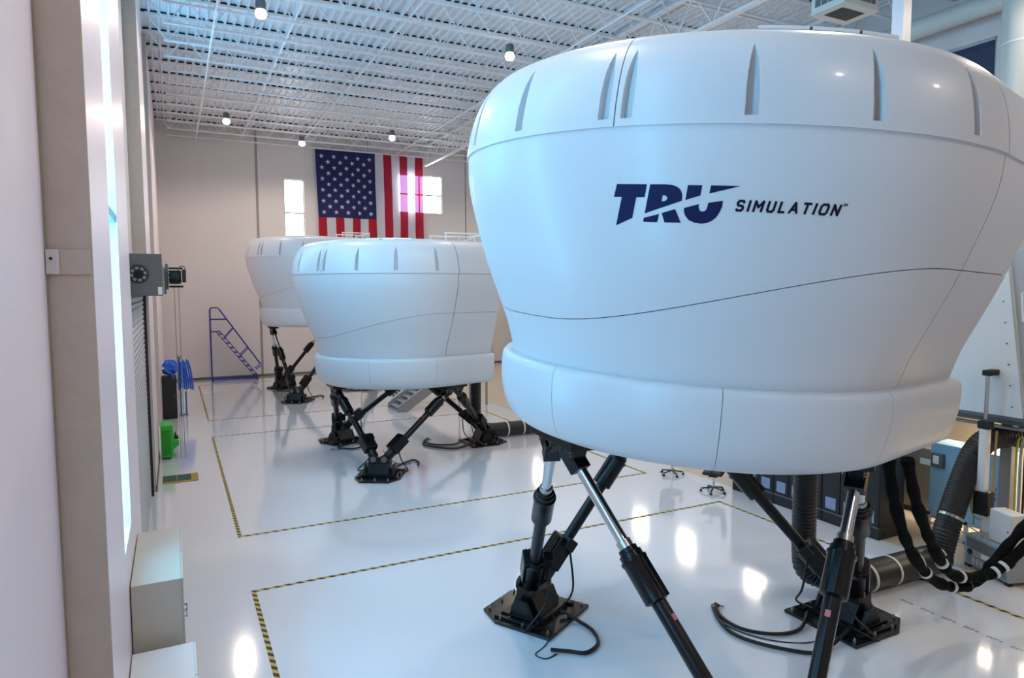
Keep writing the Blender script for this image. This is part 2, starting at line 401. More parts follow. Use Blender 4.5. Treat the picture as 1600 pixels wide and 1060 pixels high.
def seam_z(a):
    t = min(max((abs(a)-10)/86, 0), 1); return 3.80+.74*t*t*(3-2*t)
XE = lambda z: 2.22
def arange(a0, a1, step):
    n = max(1, int(round((a1-a0)/step))); return [a0+(a1-a0)*i/n for i in range(n+1)]
SLOTS = [-91, -71, -52, -33, -29, -10, 10, 29, 33, 52, 71, 91]
def rim(mb, G, t=.03):
    """turn the border of a shell inward so that it has an edge thickness"""
    B = [g[0] for g in G]+G[-1][1:]+[g[-1] for g in G[::-1]][1:]+G[0][::-1][1:-1]
    inn = []
    for x, y, z in B:
        l = math.hypot(x, y); inn.append((x*(1-t/l), y*(1-t/l), z))
    n = len(B); mb.add(B+inn, [(i, n+i, n+(i+1) % n, (i+1) % n) for i in range(n)]); return mb
def crown_mesh(a0, a1):
    cols = set(round(a, 3) for a in arange(a0, a1, 1.5))
    for c in SLOTS:
        if a0 < c < a1:
            cols = {a for a in cols if abs(a-c) > 1.3}
            cols |= {round(c+d, 3) for d in np.linspace(-1.1, 1.1, 23)}
    cols |= {a0, a1}
    zs = sorted(set([round(z, 4) for z in np.linspace(5.655, 6.62, 72)]+[5.725, 5.735]))
    G = []
    for a in sorted(cols):
        row = []
        for z in zs:
            r = smooth_interp(z, ZT_, RT_)
            for c in SLOTS:
                if abs(a-c) < 1.3 and 5.73 <= z <= 6.37:
                    t = (z-5.73)/.64; w = .050*(1-max(0, (t-.30)/.70)**2.2)+.002   # half width in metres
                    da = abs(R(a-c))*r
                    if da < w: r -= .10*(1-t**4)*min(1, (w-da)/.006)
            x, y = plan(r, a, XE(z)); row.append((x, y, z))
        G.append(row)
    return rim(MB().grid(G), G)
def shell_mesh(a0, a1, zlo, zhi, rf, rows, xe=XE, step=2):
    G = []
    for a in arange(a0, a1, step):
        lo, hi = (zlo(a) if callable(zlo) else zlo), (zhi(a) if callable(zhi) else zhi)
        row = []
        for j in range(rows+1):
            z = lo+(hi-lo)*j/rows; r = rf(z); x, y = plan(r, a, xe(z)); row.append((x, y, z))
        G.append(row)
    return rim(MB().grid(G), G)
rb = lambda z: smooth_interp(z, ZB_, RB_); rs = lambda z: smooth_interp(z, Z_PROF, R_PROF); rt_ = lambda z: smooth_interp(z, ZT_, RT_)
SHELLS = []      # (name, mesh)
for a0, a1 in ((-119.9, -103.2), (-102.8, -31.1), (-30.9, 30.9), (31.1, 102.8), (103.2, 119.9)):
    SHELLS.append(('crown_panel', crown_mesh(a0, a1).mesh('crown_panel', sim_white, True, 40)))
for a0, a1 in ((-119.9, -103.2), (-102.8, 102.8), (103.2, 119.9)):
    SHELLS.append(('upper_shell', shell_mesh(a0, a1, lambda a: seam_z(a)+.004, 5.668, rb, 26).mesh('upper_shell', sim_white, True, 40)))
for a0, a1 in ((-119.9, -103.2), (-102.8, 102.8), (103.2, 119.9)):
    SHELLS.append(('lower_shell', shell_mesh(a0, a1, 3.21, lambda a: seam_z(a)-.004, rb, 14).mesh('lower_shell', sim_white, True, 40)))
sk = [-119.9, -111, -70, -29, 12, 53, 95, 119.9]
for i in range(7):
    ZR = [(z, rs(z)) for z in np.linspace(2.36, 3.25, 22)]+[(3.258, 2.585), (3.262, 2.56), (3.266, 2.44)]
    G = [[plan(r, a, 2.28)+(z,) for z, r in ZR] for a in arange(sk[i]+.07, sk[i+1]-.07, 2)]
    SHELLS.append(('skirt_panel', rim(MB().grid(G), G).mesh('skirt_panel', sim_white, True, 50)))
# dark structure inside, visible through the joints, and flat roof, rear bulkhead
liner_me = shell_mesh(-119, 119, 3.0, 5.70, lambda z: smooth_interp(max(z, 3.2), ZB_, RB_)-.06, 20).mesh('liner', sim_liner, True)
def ring_cap(z, r, xe):
    return [plan(r, a, xe) for a in arange(-120, 120, 3)]
roof_me = MB().prism(ring_cap(6.62, 2.44, 2.2), 6.60, 6.635).mesh('roof', sim_white)
deck_me = MB().prism(ring_cap(2.4, 2.34, 2.0), 2.42, 2.52).mesh('platform', black_metal)
def bulkhead():
    rows = []
    for z in (2.38, 2.8, 3.2, 3.6, 4, 4.4, 4.8, 5.2, 5.6, 6.0, 6.3, 6.55, 6.61):
        r = rt_(z) if z > 5.66 else (rb(z) if z >= 3.2 else rs(max(z, 2.36))-.05)
        x, y = plan(r-.02, 120, XE(z)); rows.append([(x-.03, y, z), (x-.03, -y, z)])
    return MB().grid(rows).mesh('rear_bulkhead', M('grey_bulkhead', (150, 150, 152), .5))
bulk_me = bulkhead()
cabin_mb = MB().box(2.15, 2.75, -1.0, 1.0, 2.5, 5.9); cabin_me = cabin_mb.mesh('rear_cabin', lt_grey)
PAD = [(2.18, -.64), (3.16, -.64), (3.55, -.40), (3.55, .40), (3.16, .64), (2.18, .64)]
bolt_me = MB().cyl((0, 0, 0), (0, 0, .03), .024, n=6).cyl((0, 0, .03), (0, 0, .065), .012, n=6).mesh('bolt', bolt_m)
BOLTS = [(2.26, -.55), (2.26, 0), (2.26, .55), (2.7, -.56), (2.7, .56), (3.12, -.55), (3.12, .55), (3.45, -.36), (3.45, 0), (3.45, .36), (2.98, -.5), (2.98, .5)]
def pol(ang, rad, tan, z):
    t = R(ang); return Vector((rad*math.cos(t)-tan*math.sin(t), rad*math.sin(t)+tan*math.cos(t), z))
def simulator(cx, cy, pose, label, seen=True):
    root = empty('flight_simulator', (cx, cy, 0)); tag(root, label, 'flight simulator', 'white flight simulators on six legs')
    parts = {}
    for name, me in SHELLS:
        o = link(name, me, root); o.matrix_local = pose
        parts.setdefault(name, []).append(o)
    for name, me in (('liner', liner_me), ('roof', roof_me), ('platform', deck_me), ('rear_bulkhead', bulk_me), ('rear_cabin', cabin_me)):
        o = link(name, me, root); o.matrix_local = pose; parts[name] = o
    # trim strips on the crown rim
    for a0, a1 in ((53, 62), (62.6, 71.5), (72, 80)):
        G = [[plan(r, a, 1)+(z,) for r, z in ((2.80, 6.568), (2.80, 6.60), (2.60, 6.635), (2.60, 6.60))] for a in arange(a0, a1, 1.5)]
        G = [g+[g[0]] for g in G]; t = MB().grid(G).build('rim_trim', white_enamel, parts['roof']); 
    # base pads
    for p in (0, 120, 240):
        poly = [pol(p, a, b, 0)[:2] for a, b in PAD]
        pad = MB().prism(poly, .0, .05).build('base_plate', plate_black, root, bevel=.006)
        tx, ty = Vector(pol(p, 1, 0, 0)), Vector(pol(p, 0, 1, 0)); ez = Vector((0, 0, 1))
        m = MB(); m.obox(pol(p, 2.82, 0, .085), tx*.36, ty*.44, ez*.035)
        for s in (-1, 1): m.obox(pol(p, 2.82, s*.50, .07), tx*.42, ty*.045, ez*.02)
        m.build('foot_flange', black_metal, pad, bevel=.008)
        m = MB(); m.prism_axis([(-.28, .12), (.28, .12), (.16, .40), (.16, .52), (-.14, .52), (-.14, .40)], pol(p, 2.82, -.30, 0), tx, ez, ty*.60)
        for s in (-1, 1): m.prism_axis([(-.22, .1), (.22, .1), (.10, .36), (-.10, .36)], pol(p, 2.82, s*.40-.03, 0), tx, ez, ty*.06)
        m.build('bracket', black_metal, pad, bevel=.012)
        for s in (-1, 1):
            c = pol(p, 2.98, s*.15, .52)
            MB().rings([(0, .12), (.06, .12), (.07, .10)], c-tx*.03, tx, 20).build('pivot_disc', black_metal, pad, smooth=True)
            MB().rings([(0, .085), (.012, .085)], c+tx*.04, tx, 20).build('pivot_ring', grey_metal, pad, smooth=True)
        for a, b in BOLTS:
            o = link('bolt', bolt_me, pad); o.location = pol(p, a, b, .05 if abs(b) > .45 or a > 3.3 or a < 2.4 else .12)
    # upper joints
    for u in (60, 180, 300):
        tx, ty, ez = Vector(pol(u, 1, 0, 0)), Vector(pol(u, 0, 1, 0)), Vector((0, 0, 1))
        m = MB(); m.obox(pol(u, 2.06, 0, 2.33), tx*.20, ty*.50, ez*.09)
        for s in (-1, 1): m.prism_axis([(-.26, .10), (.26, .10), (.19, -.08), (.07, -.20), (-.07, -.20), (-.19, -.08)], pol(u, 2.0, s*.24, 2.24), ty, ez, tx*.16)
        j = m.build('joint_bracket', black_metal, root, bevel=.008); j.matrix_local = pose
        for s in (-1, 1):
            for q in (-1, 1):
                for w in range(4):
                    pass
            b = MB()
            for w in range(5):
                for q in (-.10, .02, .14): b.cyl(pol(u, 2.15, s*.24+q-.02, 2.15+.035*w), pol(u, 2.175, s*.24+q-.02, 2.15+.035*w), .012, n=6)
            o = b.build('bolt_rows', bolt_m, j); o['kind'] = 'stuff'
    # six actuators
    for p, u in ((120, 180), (240, 180), (240, 300), (0, 300), (0, 60), (120, 60)):
        sg = 1 if ((u-p+180) % 360-180) > 0 else -1
        J0 = pol(p, 2.80, sg*.16, .50); J1 = pose @ pol(u, 2.08, -sg*.20, 2.16)
        d = J1-J0; L = d.length; d.normalize()
        side = d.cross(Vector((0, 0, 1))).normalized(); out = side.cross(d)
        act = MB().rings([(.30, .088), (2.35, .088)], J0, d, 22).build('actuator', black_metal, root, smooth=True)
        MB().rings([(0, .085), (.05, .13), (.32, .135), (.34, .155), (.70, .155), (.72, .115), (.80, .115)], J0, d, 20).build('lower_housing', black_metal, act, smooth=True)
        mo = MB().obox(J0+d*.52+out*.05, d*.26, side*.175, out*.14).build('motor', black_metal, act, bevel=.02)
        m = MB()
        for q in (-.11, -.055, 0, .055, .11): m.obox(J0+d*.52+side*q+out*.20, d*.23, side*.014, out*.012)
        m.build('cooling_rib', black_metal, mo)
        MB().obox(J0+d*.74-side*.20*sg+out*.02, d*.09, side*.075, out*.085).build('connector_box', black_metal, act, bevel=.012)
        MB().rings([(1.80, .10), (1.82, .145), (2.26, .145), (2.28, .158), (2.31, .158), (2.32, .135), (2.38, .135), (2.39, .112), (2.44, .112)], J0, d, 24).build('sleeve', black_metal, act, smooth=True)
        MB().obox(J0+d*2.05+out*.148, d*.24, side*.04, out*.02).build('guide_rail', black_metal, act, bevel=.006)
        MB().rings([(2.40, .068), (max(L-.1, 2.7), .068)], J0, d, 20).build('rod', chrome, act, smooth=True)
        MB().rings([(2.435, .088), (2.53, .088), (2.535, .07)], J0, d, 20).build('rod_seal', bolt_m, act, smooth=True)
        a0 = 2.5
        if L > 3.2:
            MB().obox(J0+d*(L-.12), d*.15, side*.11, out*.085).build('upper_clevis', black_metal, act, bevel=.01)
        else:
            MB().rings([(a0, .115), (L-.05, .115)], J0, d, 20).build('upper_clevis', black_metal, act, smooth=True)
        MB().obox(J0+d*1.60+out*.092+side*.0, d*.035, side*.028, out*.004).build('warning_tag', pinktag, act)
        # cable from connector box down to the floor
        c0 = J0+d*.68-side*.24*sg; c2 = pol(p, 2.55, sg*.72, .08)
        c1 = (c0+c2)/2+Vector((0, 0, -.10))-side*.12*sg
        m = MB(); m.tube([c0, c1, c2, pol(p, 2.45, sg*.30, .14)], .018, 7, 8); m.build('power_cable', rubber, act, smooth=True)
    # loose floor cables next to each pad
    for pts in ([(2.4, -.35, .12), (1.9, -.44, .035), (1.5, -.46, .035), (1.04, .05, .035), (.9, .54, .035), (1.15, 1.12, .035), (1.33, 1.22, .05)],
                [(2.3, .30, .12), (1.9, .10, .035), (1.45, .16, .035), (1.12, .50, .035), (1.12, .95, .035), (1.33, 1.28, .05)],
                [(-1.15, 2.1, .14), (-.96, 1.85, .035), (-.93, 1.5, .035), (-1.06, 1.16, .035), (-1.35, 1.02, .035), (-1.55, 1.16, .035), (-1.78, 1.30, .05)],
                [(-1.0, -2.2, .14), (-.75, -1.75, .035), (-.3, -1.42, .035), (-.05, -1.3, .035), (-.02, -1.65, .035), (-.15, -1.95, .05)]):
        m = MB(); m.tube(pts, .028, 8, 8); m.build('floor_cable', rubber, root, smooth=True)
    for pts in ([(2.5, -.2, .5), (2.2, -.25, .1), (1.7, -.2, .012), (1.2, .2, .012), (1.02, .8, .012), (1.28, 1.32, .02), (1.42, 1.2, .02)],
                [(-1.5, 2.0, .6), (-1.45, 1.75, .15), (-1.75, 1.5, .012), (-2.0, 1.35, .012), (-1.92, 1.18, .012), (-1.72, 1.22, .012)],
                [(-1.2, -2.0, .6), (-.8, -1.6, .15), (-.5, -1.5, .012), (-.25, -1.62, .012)]):
        m = MB(); m.tube(pts, .009, 6, 8); m.build('sensor_wire', rubber, root, smooth=True)
    # guard rail on the roof at the back
    rl = empty('roof_rail'); rl.parent = root; rl.matrix_local = pose
    for y in (-.7, .7): 
        m = MB(); m.tube([(1.25, y, 6.98), (2.68, y, 6.98)], .022, 8); m.build('top_rail', white_enamel, rl, smooth=True)
    m = MB(); m.tube([(2.68, -.7, 6.98), (2.68, .7, 6.98)], .022, 8); m.build('top_rail', white_enamel, rl, smooth=True)
    m = MB(); m.tube([(1.8, -.7, 6.72), (2.6, -.7, 6.94)], .018, 8); m.build('hand_rail', white_enamel, rl, smooth=True)
    for x, y in ((1.3, -.7), (2.3, -.7), (2.65, -.7), (1.3, .7), (2.3, .7), (2.65, .7)):
        MB().cyl((x, y, 6.62 if x < 2 else 5.9), (x, y, 6.98), .02, n=8).build('post', white_enamel, rl)
    return root, parts

def pose_matrix(off, tilt=0, toward=0):
    up = Vector((math.cos(R(toward)), math.sin(R(toward)), 0)); ax = up.cross(Vector((0, 0, 1)))
    piv = Vector((0, 0, 2.4))
    return Matrix.Translation(piv+Vector(off)) @ Matrix.Rotation(R(tilt), 4, ax) @ Matrix.Translation(-piv)
sim1, parts1 = simulator(6.43, 6.73, pose_matrix((-.13, .27, 1.03), 3.9, 120), 'nearest and largest white simulator dome, with the dark blue logo')
sim2, parts2 = simulator(6.43, 20.6, pose_matrix((0, 0, 0)), 'middle white simulator dome, lowered on its short black legs')
sim3, parts3 = simulator(6.43, 34.8, pose_matrix((0, 0, 1.1)), 'farthest white simulator dome, beside the blue rolling ladder')

# logo on the nearest dome: letter outlines as (arc length from the nose, height)
LOGO = {
 'T': [[(1.724,5.152),(2.007,5.147),(1.986,5.034),(1.907,5.034),(1.864,4.851),(1.697,4.781),(1.768,5.036),(1.690,5.038)]],
 'R': [[(2.037,5.147),(2.183,5.146),(2.229,5.142),(2.268,5.130),(2.300,5.108),(2.318,5.079),(2.324,5.049),(2.321,5.007),(1.985,4.891)],
       [(1.975,4.853),(2.121,4.89),(2.103,4.817),(1.971,4.818)], [(2.144,4.898),(2.264,4.935),(2.32,4.817),(2.171,4.817)]],
 'U': [[(2.368,5.141),(2.490,5.141),(2.478,5.054),(2.352,5.014)], [(2.562,5.141),(2.807,5.141),(2.554,5.073)],
       [(2.473,4.982),(2.470,4.958),(2.476,4.936),(2.490,4.922),(2.509,4.919),(2.528,4.926),(2.540,4.941),(2.546,4.964),(2.549,4.994),(2.674,5.015),(2.671,4.963),(2.654,4.918),(2.628,4.872),(2.593,4.841),(2.548,4.82),(2.502,4.814),(2.447,4.82),(2.39,4.842),(2.357,4.88),(2.343,4.917),(2.344,4.946)]],
}
RHOLE = [(2.152,5.052),(2.170,5.051),(2.188,5.042),(2.192,5.028),(2.185,5.012),(2.167,5.002),(2.141,5.001)]
def wrap_on_dome(bm, off=.004):
    us = [v.co.x for v in bm.verts]; vs = [v.co.y for v in bm.verts]
    u = min(us)+.05
    while u < max(us):
        bmesh.ops.bisect_plane(bm, geom=bm.verts[:]+bm.edges[:]+bm.faces[:], plane_co=(u, 0, 0), plane_no=(1, 0, 0)); u += .05
    w = min(vs)+.06
    while w < max(vs):
        bmesh.ops.bisect_plane(bm, geom=bm.verts[:]+bm.edges[:]+bm.faces[:], plane_co=(0, w, 0), plane_no=(0, 1, 0)); w += .06
    for v in bm.verts:
        a = v.co.x/3.12; z = v.co.y; r = rb(z)+off
        v.co = (r*math.cos(PI+a), r*math.sin(PI+a), z)
def logo():
    par = parts1['upper_shell'][1]
    for k, polys in LOGO.items():
        bm = bmesh.new()
        for i, pl in enumerate(polys):
            loops = [[Vector((x, y, 0)) for x, y in pl]]
            if k == 'R' and i == 0: loops.append([Vector((x, y, 0)) for x, y in RHOLE])
            flat = [p for l in loops for p in l]; vs = [bm.verts.new(p) for p in flat]
            for t in tessellate_polygon(loops): bm.faces.new([vs[j] for j in t])
        wrap_on_dome(bm); bmesh.ops.recalc_face_normals(bm, faces=bm.faces)
        me = bpy.data.meshes.new('logo_letter'); bm.to_mesh(me); bm.free(); me.materials.append(navy); o = link('logo_letter', me, par); o['label'] = 'dark blue slanted letter %s of the logo' % k
    GL = {'S': (.62, [[(.62, .86), (.50, 1), (.14, 1), (0, .86), (0, .66), (.10, .54), (.52, .46), (.62, .34), (.62, .14), (.50, 0), (.10, 0), (0, .10)]]),
          'I': (.0, [[(0, 0), (0, 1)]]), 'M': (.80, [[(0, 0), (0, 1), (.40, .42), (.80, 1), (.80, 0)]]), 'U': (.66, [[(0, 1), (0, .18), (.14, 0), (.52, 0), (.66, .18), (.66, 1)]]),
          'L': (.52, [[(0, 1), (0, 0), (.52, 0)]]), 'A': (.76, [[(0, 0), (.38, 1), (.76, 0)], [(.14, .30), (.62, .30)]]), 'T': (.66, [[(0, 1), (.66, 1)], [(.33, 1), (.33, 0)]]),
          'O': (.78, [[(.16, 0), (.62, 0), (.78, .20), (.78, .80), (.62, 1), (.16, 1), (0, .80), (0, .20), (.16, 0), (.3, 0)]]), 'N': (.68, [[(0, 0), (0, 1), (.68, 0), (.68, 1)]])}
    for body, u0, u1, z0, h, th in (('SIMULATION', 2.792, 3.680, 4.938, .080, .021), ('TM', 3.700, 3.736, 5.016, .018, .006)):
        tot = sum(GL[c][0] for c in body); gap = ((u1-u0)/h-.18-tot)/(len(body)-1); x = 0
        for c in body:
            bm = bmesh.new()
            for pl in GL[c][1]:
                for (ax, ay), (bx, by) in zip(pl, pl[1:]):
                    p, q = Vector((u0+(x+ax+.18*ay)*h, z0+ay*h, 0)), Vector((u0+(x+bx+.18*by)*h, z0+by*h, 0)); d = (q-p).normalized()*th/2; n = Vector((-d.y, d.x, 0))
                    bm.faces.new([bm.verts.new(v) for v in (p-d*.8-n, q+d*.8-n, q+d*.8+n, p-d*.8+n)])
            wrap_on_dome(bm); m2 = bpy.data.meshes.new('caption_letter'); bm.to_mesh(m2); bm.free(); m2.materials.append(ink); link('caption_letter', m2, par)
            x += GL[c][0]+gap
logo()

# ------------------------------------------------------------------ flag on the rear wall
def flag():
    root = empty('hanging_flag', (8.1, 42.72, 13.86)); tag(root, 'huge striped flag with white stars hung vertically on the rear wall', 'flag')
    Wd, H = 6.92, 7.4; s = Wd/13
    fr, fw, fb = fabric('flag_red', (186, 14, 32), .15, (190, 30, 70), .24, (.15, .17, .36)), fabric('flag_white', (222, 222, 232), .3, None, .12), fabric('flag_blue', (17, 25, 84), .06)
    def wav(x, d):
        k = min(1, d/1.2)
        return .07*k*math.sin(x*2.1+.25*d)+.035*k*math.sin(x*5.3-.5*d+1)+.02*k*math.sin(3*d+x*2)
    def sheet(x0, x1, d0, d1, nx, nd, off=0):
        return MB().grid([[(x0+(x1-x0)*i/nx+.13*(1-(x0+(x1-x0)*i/nx)/Wd)*((d0+(d1-d0)*j/nd)/4.2 if (d0+(d1-d0)*j/nd) < 4.2 else 1), wav(x0+(x1-x0)*i/nx, d0+(d1-d0)*j/nd)+off, -(d0+(d1-d0)*j/nd)) for j in range(nd+1)] for i in range(nx+1)])
    cw, ch = 7*s, 4.15
    sheet(0, cw, 0, ch, 30, 30).build('canton', fb, root, smooth=True, fix=False)
    for i in range(13):
        d0 = ch if i < 7 else 0
        sheet(i*s, (i+1)*s, d0, H, 5, 40).build('stripe', fr if i % 2 == 0 else fw, root, smooth=True, fix=False)
    r0 = .155; n = 0
    for c in range(9):
        k = 6 if c % 2 == 0 else 5
        for j in range(k):
            x = cw*(c+1)/10; d = .42+(ch-.75)*(j+(0 if c % 2 == 0 else .5))/5
            pts = []
            for q in range(10):
                t = PI/2+q*PI/5+PI/2*0+R(8); rr = r0 if q % 2 == 0 else r0*.42
                px, pd = x+rr*math.cos(t), d-rr*math.sin(t); pts.append((px+.13*(1-px/Wd)*pd/4.2, wav(px, pd)-.012, -pd))
            pts.append((x+.13*(1-x/Wd)*d/4.2, wav(x, d)-.014, -d))
            MB().add(pts, [(q, (q+1) % 10, 10) for q in range(10)]).build('star', fw, root, fix=False)
    MB().cyl((-.05, 0, .02), (Wd+.05, 0, .02), .03, n=8).build('hanging_rod', steelwhite, root)
flag()

# ------------------------------------------------------------------ hazard tape on the floor
def tape(x0, x1, y0, y1, label):
    w = .075; z0, z1 = .0005, .004; m = MB()
    m.box(x0, x0+w, y0, y1, z0, z1).box(x1-w, x1, y0, y1, z0, z1)
    if y0 > 0: m.box(x0+w, x1-w, y0, y0+w, z0, z1)
    m.box(x0+w, x1-w, y1-w, y1, z0, z1)
    tag(m.build('hazard_tape', hazard), label, 'floor tape', 'hazard tape outlines on the floor')
tape(1.03, 11.8, -1, 12.12, 'black and yellow tape outline around the nearest simulator')
tape(1.05, 11.8, 14.93, 25.9, 'black and yellow tape outline around the middle simulator')
tape(1.07, 11.8, 29.2, 40.3, 'black and yellow tape outline around the farthest simulator')

def exit_text():
    me = text_mesh('EXIT', .085, .2)
    me.materials.append(redprint)
    arrow = [(0, .018), (.03, .018), (.03, 0), (.055, .027), (.03, .054), (.03, .036), (0, .036)]
    am = MB().prism(arrow, 0, .0005).mesh('arrow', redprint)
    words = ('farthest from the camera, by the black duct', 'second from the black duct', 'third from the black duct', 'fourth from the black duct', 'fifth from the black duct', 'nearest to the right edge of the picture')
    for i, y in enumerate((6.79, 6.45, 6.12, 5.79, 5.46, 5.13)):
        o = link('exit_marking', me); o.location = (10.66, y, .003); o.rotation_euler = (0, 0, R(-90)); o.scale = (.85, 1, 1)
        tag(o, 'red EXIT floor marking, '+words[i], 'floor marking', 'EXIT markings on the floor')
        a = link('arrow', am, o); a.location = (.20, 0, 0)
exit_text()

# ------------------------------------------------------------------ left side: roll-up door, operator, cabinets, floor scrubber, bin, ladder
def rollup():
    d = empty('door_1', (-.645, 12, 0)); struct(d)
    n = 44
    sl = MB().add(*(lambda s: (s.v, s.f))(MB().prism_axis([(-.04, 0), (-.015, .0), (.012, .03), (.012, .085), (-.015, .115), (-.04, .115)], (0, 0, 0), (1, 0, 0), (0, 0, 1), (0, 7.0, 0)))).mesh('slat', M('slat_grey', (176, 180, 182), .35, metal=.2))
    for i in range(n):
        o = link('slat', sl, d); o.location = (-.02, 0, .02+.118*i)
    MB().box(-.05, .05, -.05, .0, 0, 5.2).build('guide', dark_gap, d); MB().box(-.05, .05, 7.0, 7.05, 0, 5.2).build('guide', dark_gap, d)
    # hood with end plate
    h = empty('door_hood', (XL0, 11.98, 5.12)); tag(h, 'grey roll-up door housing with round bearing plate on the left wall', 'door housing')
    MB().box(0, .73, 0, .035, 0, .66).build('end_plate', grey_metal, h, bevel=.005)
    MB().box(0, .70, .035, 6.98, .02, .64).build('hood', grey_metal, h, bevel=.02)
    MB().box(0, .73, 6.98, 7.02, 0, .66).build('end_plate', grey_metal, h, bevel=.005)
    c = Vector((.40, -.0, .34))
    b = MB().rings([(0, .145), (.012, .145), (.014, .12)], c, (0, -1, 0), 24).build('bearing_plate', M('dark_bearing', (58, 60, 58), .5, metal=.4), h, smooth=True)
    MB().rings([(0, .05), (.05, .05)], c+Vector((0, -.01, 0)), (0, -1, 0), 16).build('hub', black_metal, b, smooth=True)
    for k in range(8):
        t = k*PI/4+.2; p = c+Vector((.095*math.cos(t), -.02, .095*math.sin(t)))
        MB().obox(p, (.02*math.cos(t), 0, .02*math.sin(t)), (-.024*math.sin(t), 0, .024*math.cos(t)), (0, .012, 0)).build('clamp_block', mid_grey, b, bevel=.003)
    MB().box(.35, .46, -.015, 0, .49, .53).build('bracket_lip', grey_metal, h)
    MB().box(.66, .72, -.004, 0, .02, .14).build('rating_label', white_tag, h)
rollup()
def operator():
    r = empty('hoist_operator', (-.145, 19.0, 5.25)); tag(r, 'black chain hoist motor beside the roll-up door housing, chains hanging down', 'hoist')
    MB().box(0, .07, -.02, .05, -.02, .62).build('mount_plate', grey_metal, r, bevel=.004)
    MB().box(-.405, .07, .43, .47, .10, .50).box(0, .07, .04, .44, .10, .20).build('wall_arm', grey_metal, r)
    MB().box(.08, .36, -.12, .1, .12, .46).build('gearbox', black_metal, r, bevel=.02)
    MB().rings([(0, .11), (.06, .11), (.07, .08)], (.22, -.12, .30), (0, -1, 0), 20).build('motor_cap', black_matte, r, smooth=True)
    MB().box(.38, .47, -.13, .08, .16, .48).build('control_box', black_matte, r, bevel=.01)
    MB().box(.08, .40, -.14, .0, .03, .08).build('chain_guide', black_metal, r, bevel=.005)
    MB().box(.08, .40, -.14, .0, .49, .53).build('frame_bar', black_metal, r)
    for dx, dz in ((.10, .14), (.10, .28), (.10, .40), (.33, .14), (.18, .10), (.28, .10)):
        MB().cyl((dx, -.15, dz), (dx, -.12, dz), .012, n=6).build('bolt', bolt_m, r)
    m = MB(); m.tube([(.30, -.13, .45), (.34, -.17, .55), (.42, -.17, .56), (.46, -.14, .48)], .012, 6, 6); m.build('conduit', grey_metal, r, smooth=True)
    for x in (.19, .29):
        m = MB(); z = .05
        while z > -4.32:
            m.cyl((x, -.08, z), (x, -.08, z-.075), .010, n=5); z -= .08
        o = m.build('chain', mid_grey, r); o['kind'] = 'stuff'
operator()
def cabinet(x0, x1, y0, y1, h, label, mat, handles):
    r = empty('storage_cabinet', (x0, y0, 0)); tag(r, label, 'cabinet'); w, d = x1-x0, y1-y0
    MB().box(0, w-.02, 0, d, .06, h).build('body', mat, r, bevel=.008)
    MB().box(.03, w-.05, .03, d-.03, 0, .06).build('plinth', dark_gap, r)
    for k in range(2):
        dr = MB().box(w-.02, w, .01+k*d/2, (k+1)*d/2-.01, .08, h-.01).build('door', mat, r, bevel=.004)
        for z in handles:
            yy = d/2-.08 if k == 0 else d/2+.08
            MB().tube([(w, yy, z-.06), (w+.035, yy, z-.06), (w+.035, yy, z+.06), (w, yy, z+.06)], .009, 6) if 0 else None
            m = MB(); m.box(w, w+.03, yy-.01, yy+.01, z-.05, z-.035).box(w, w+.03, yy-.01, yy+.01, z+.035, z+.05).box(w+.022, w+.034, yy-.01, yy+.01, z-.05, z+.05)
            m.build('handle', chrome, dr)
cabinet(XL1+.01, -.01, 8.42, 10.3, 1.9, 'tall beige metal cabinet standing against the near left wall', beige, (.55, 1.1))
cabinet(XL1+.01, .09, 6.8, 8.25, 1.2, 'low white metal cabinet in front of the tall beige cabinet', white_enamel, (.6,))
def scrubber():
    r = empty('floor_scrubber', (-.50, 23.0, 0)); tag(r, 'bright green floor cleaning machine parked at the left wall', 'cleaning machine')
    MB().prism_axis([(0, .06), (.30, .06), (.33, .10), (.34, .30), (.50, .42), (.50, .58), (.36, .62), (.34, 1.02), (.30, 1.06), (0, 1.06)], (.02, 0, 0), (1, 0, 0), (0, 0, 1), (0, .85, 0)).build('body', green_pl, r, bevel=.03)
    MB().box(.06, .28, -.012, 0, .14, .92).build('front_panel', M('dark_green_plastic', (32, 140, 40), .4), r, bevel=.01)
    MB().prism_axis([(0, 0), (.09, 0), (.10, .06), (.04, .10), (.05, .18), (.0, .18)], (.40, .1, .60), (1, 0, 0), (0, 0, 1), (0, .3, 0)).build('handle', black_matte, r, bevel=.01)
    for y in (.12, .7):
        for x in (.08, .26): MB().cyl((x-.03, y, .07), (x+.03, y, .07), .07, n=16).build('wheel', rubber, r, smooth=True)
scrubber()
def doormat():
    r = empty('floor_mat', (-.42, 20.05, 0)); tag(r, 'green floor mat with ochre border lying by the left wall', 'mat')
    MB().box(0, .88, 0, .86, .001, .012).build('border', mat_yellow, r, bevel=.003)
    MB().box(.0, .70, .16, .80, .012, .018).build('tread', mat_green, r)
    MB().box(.34, .36, .16, .80, .018, .02).build('crease', mat_yellow, r)
doormat()
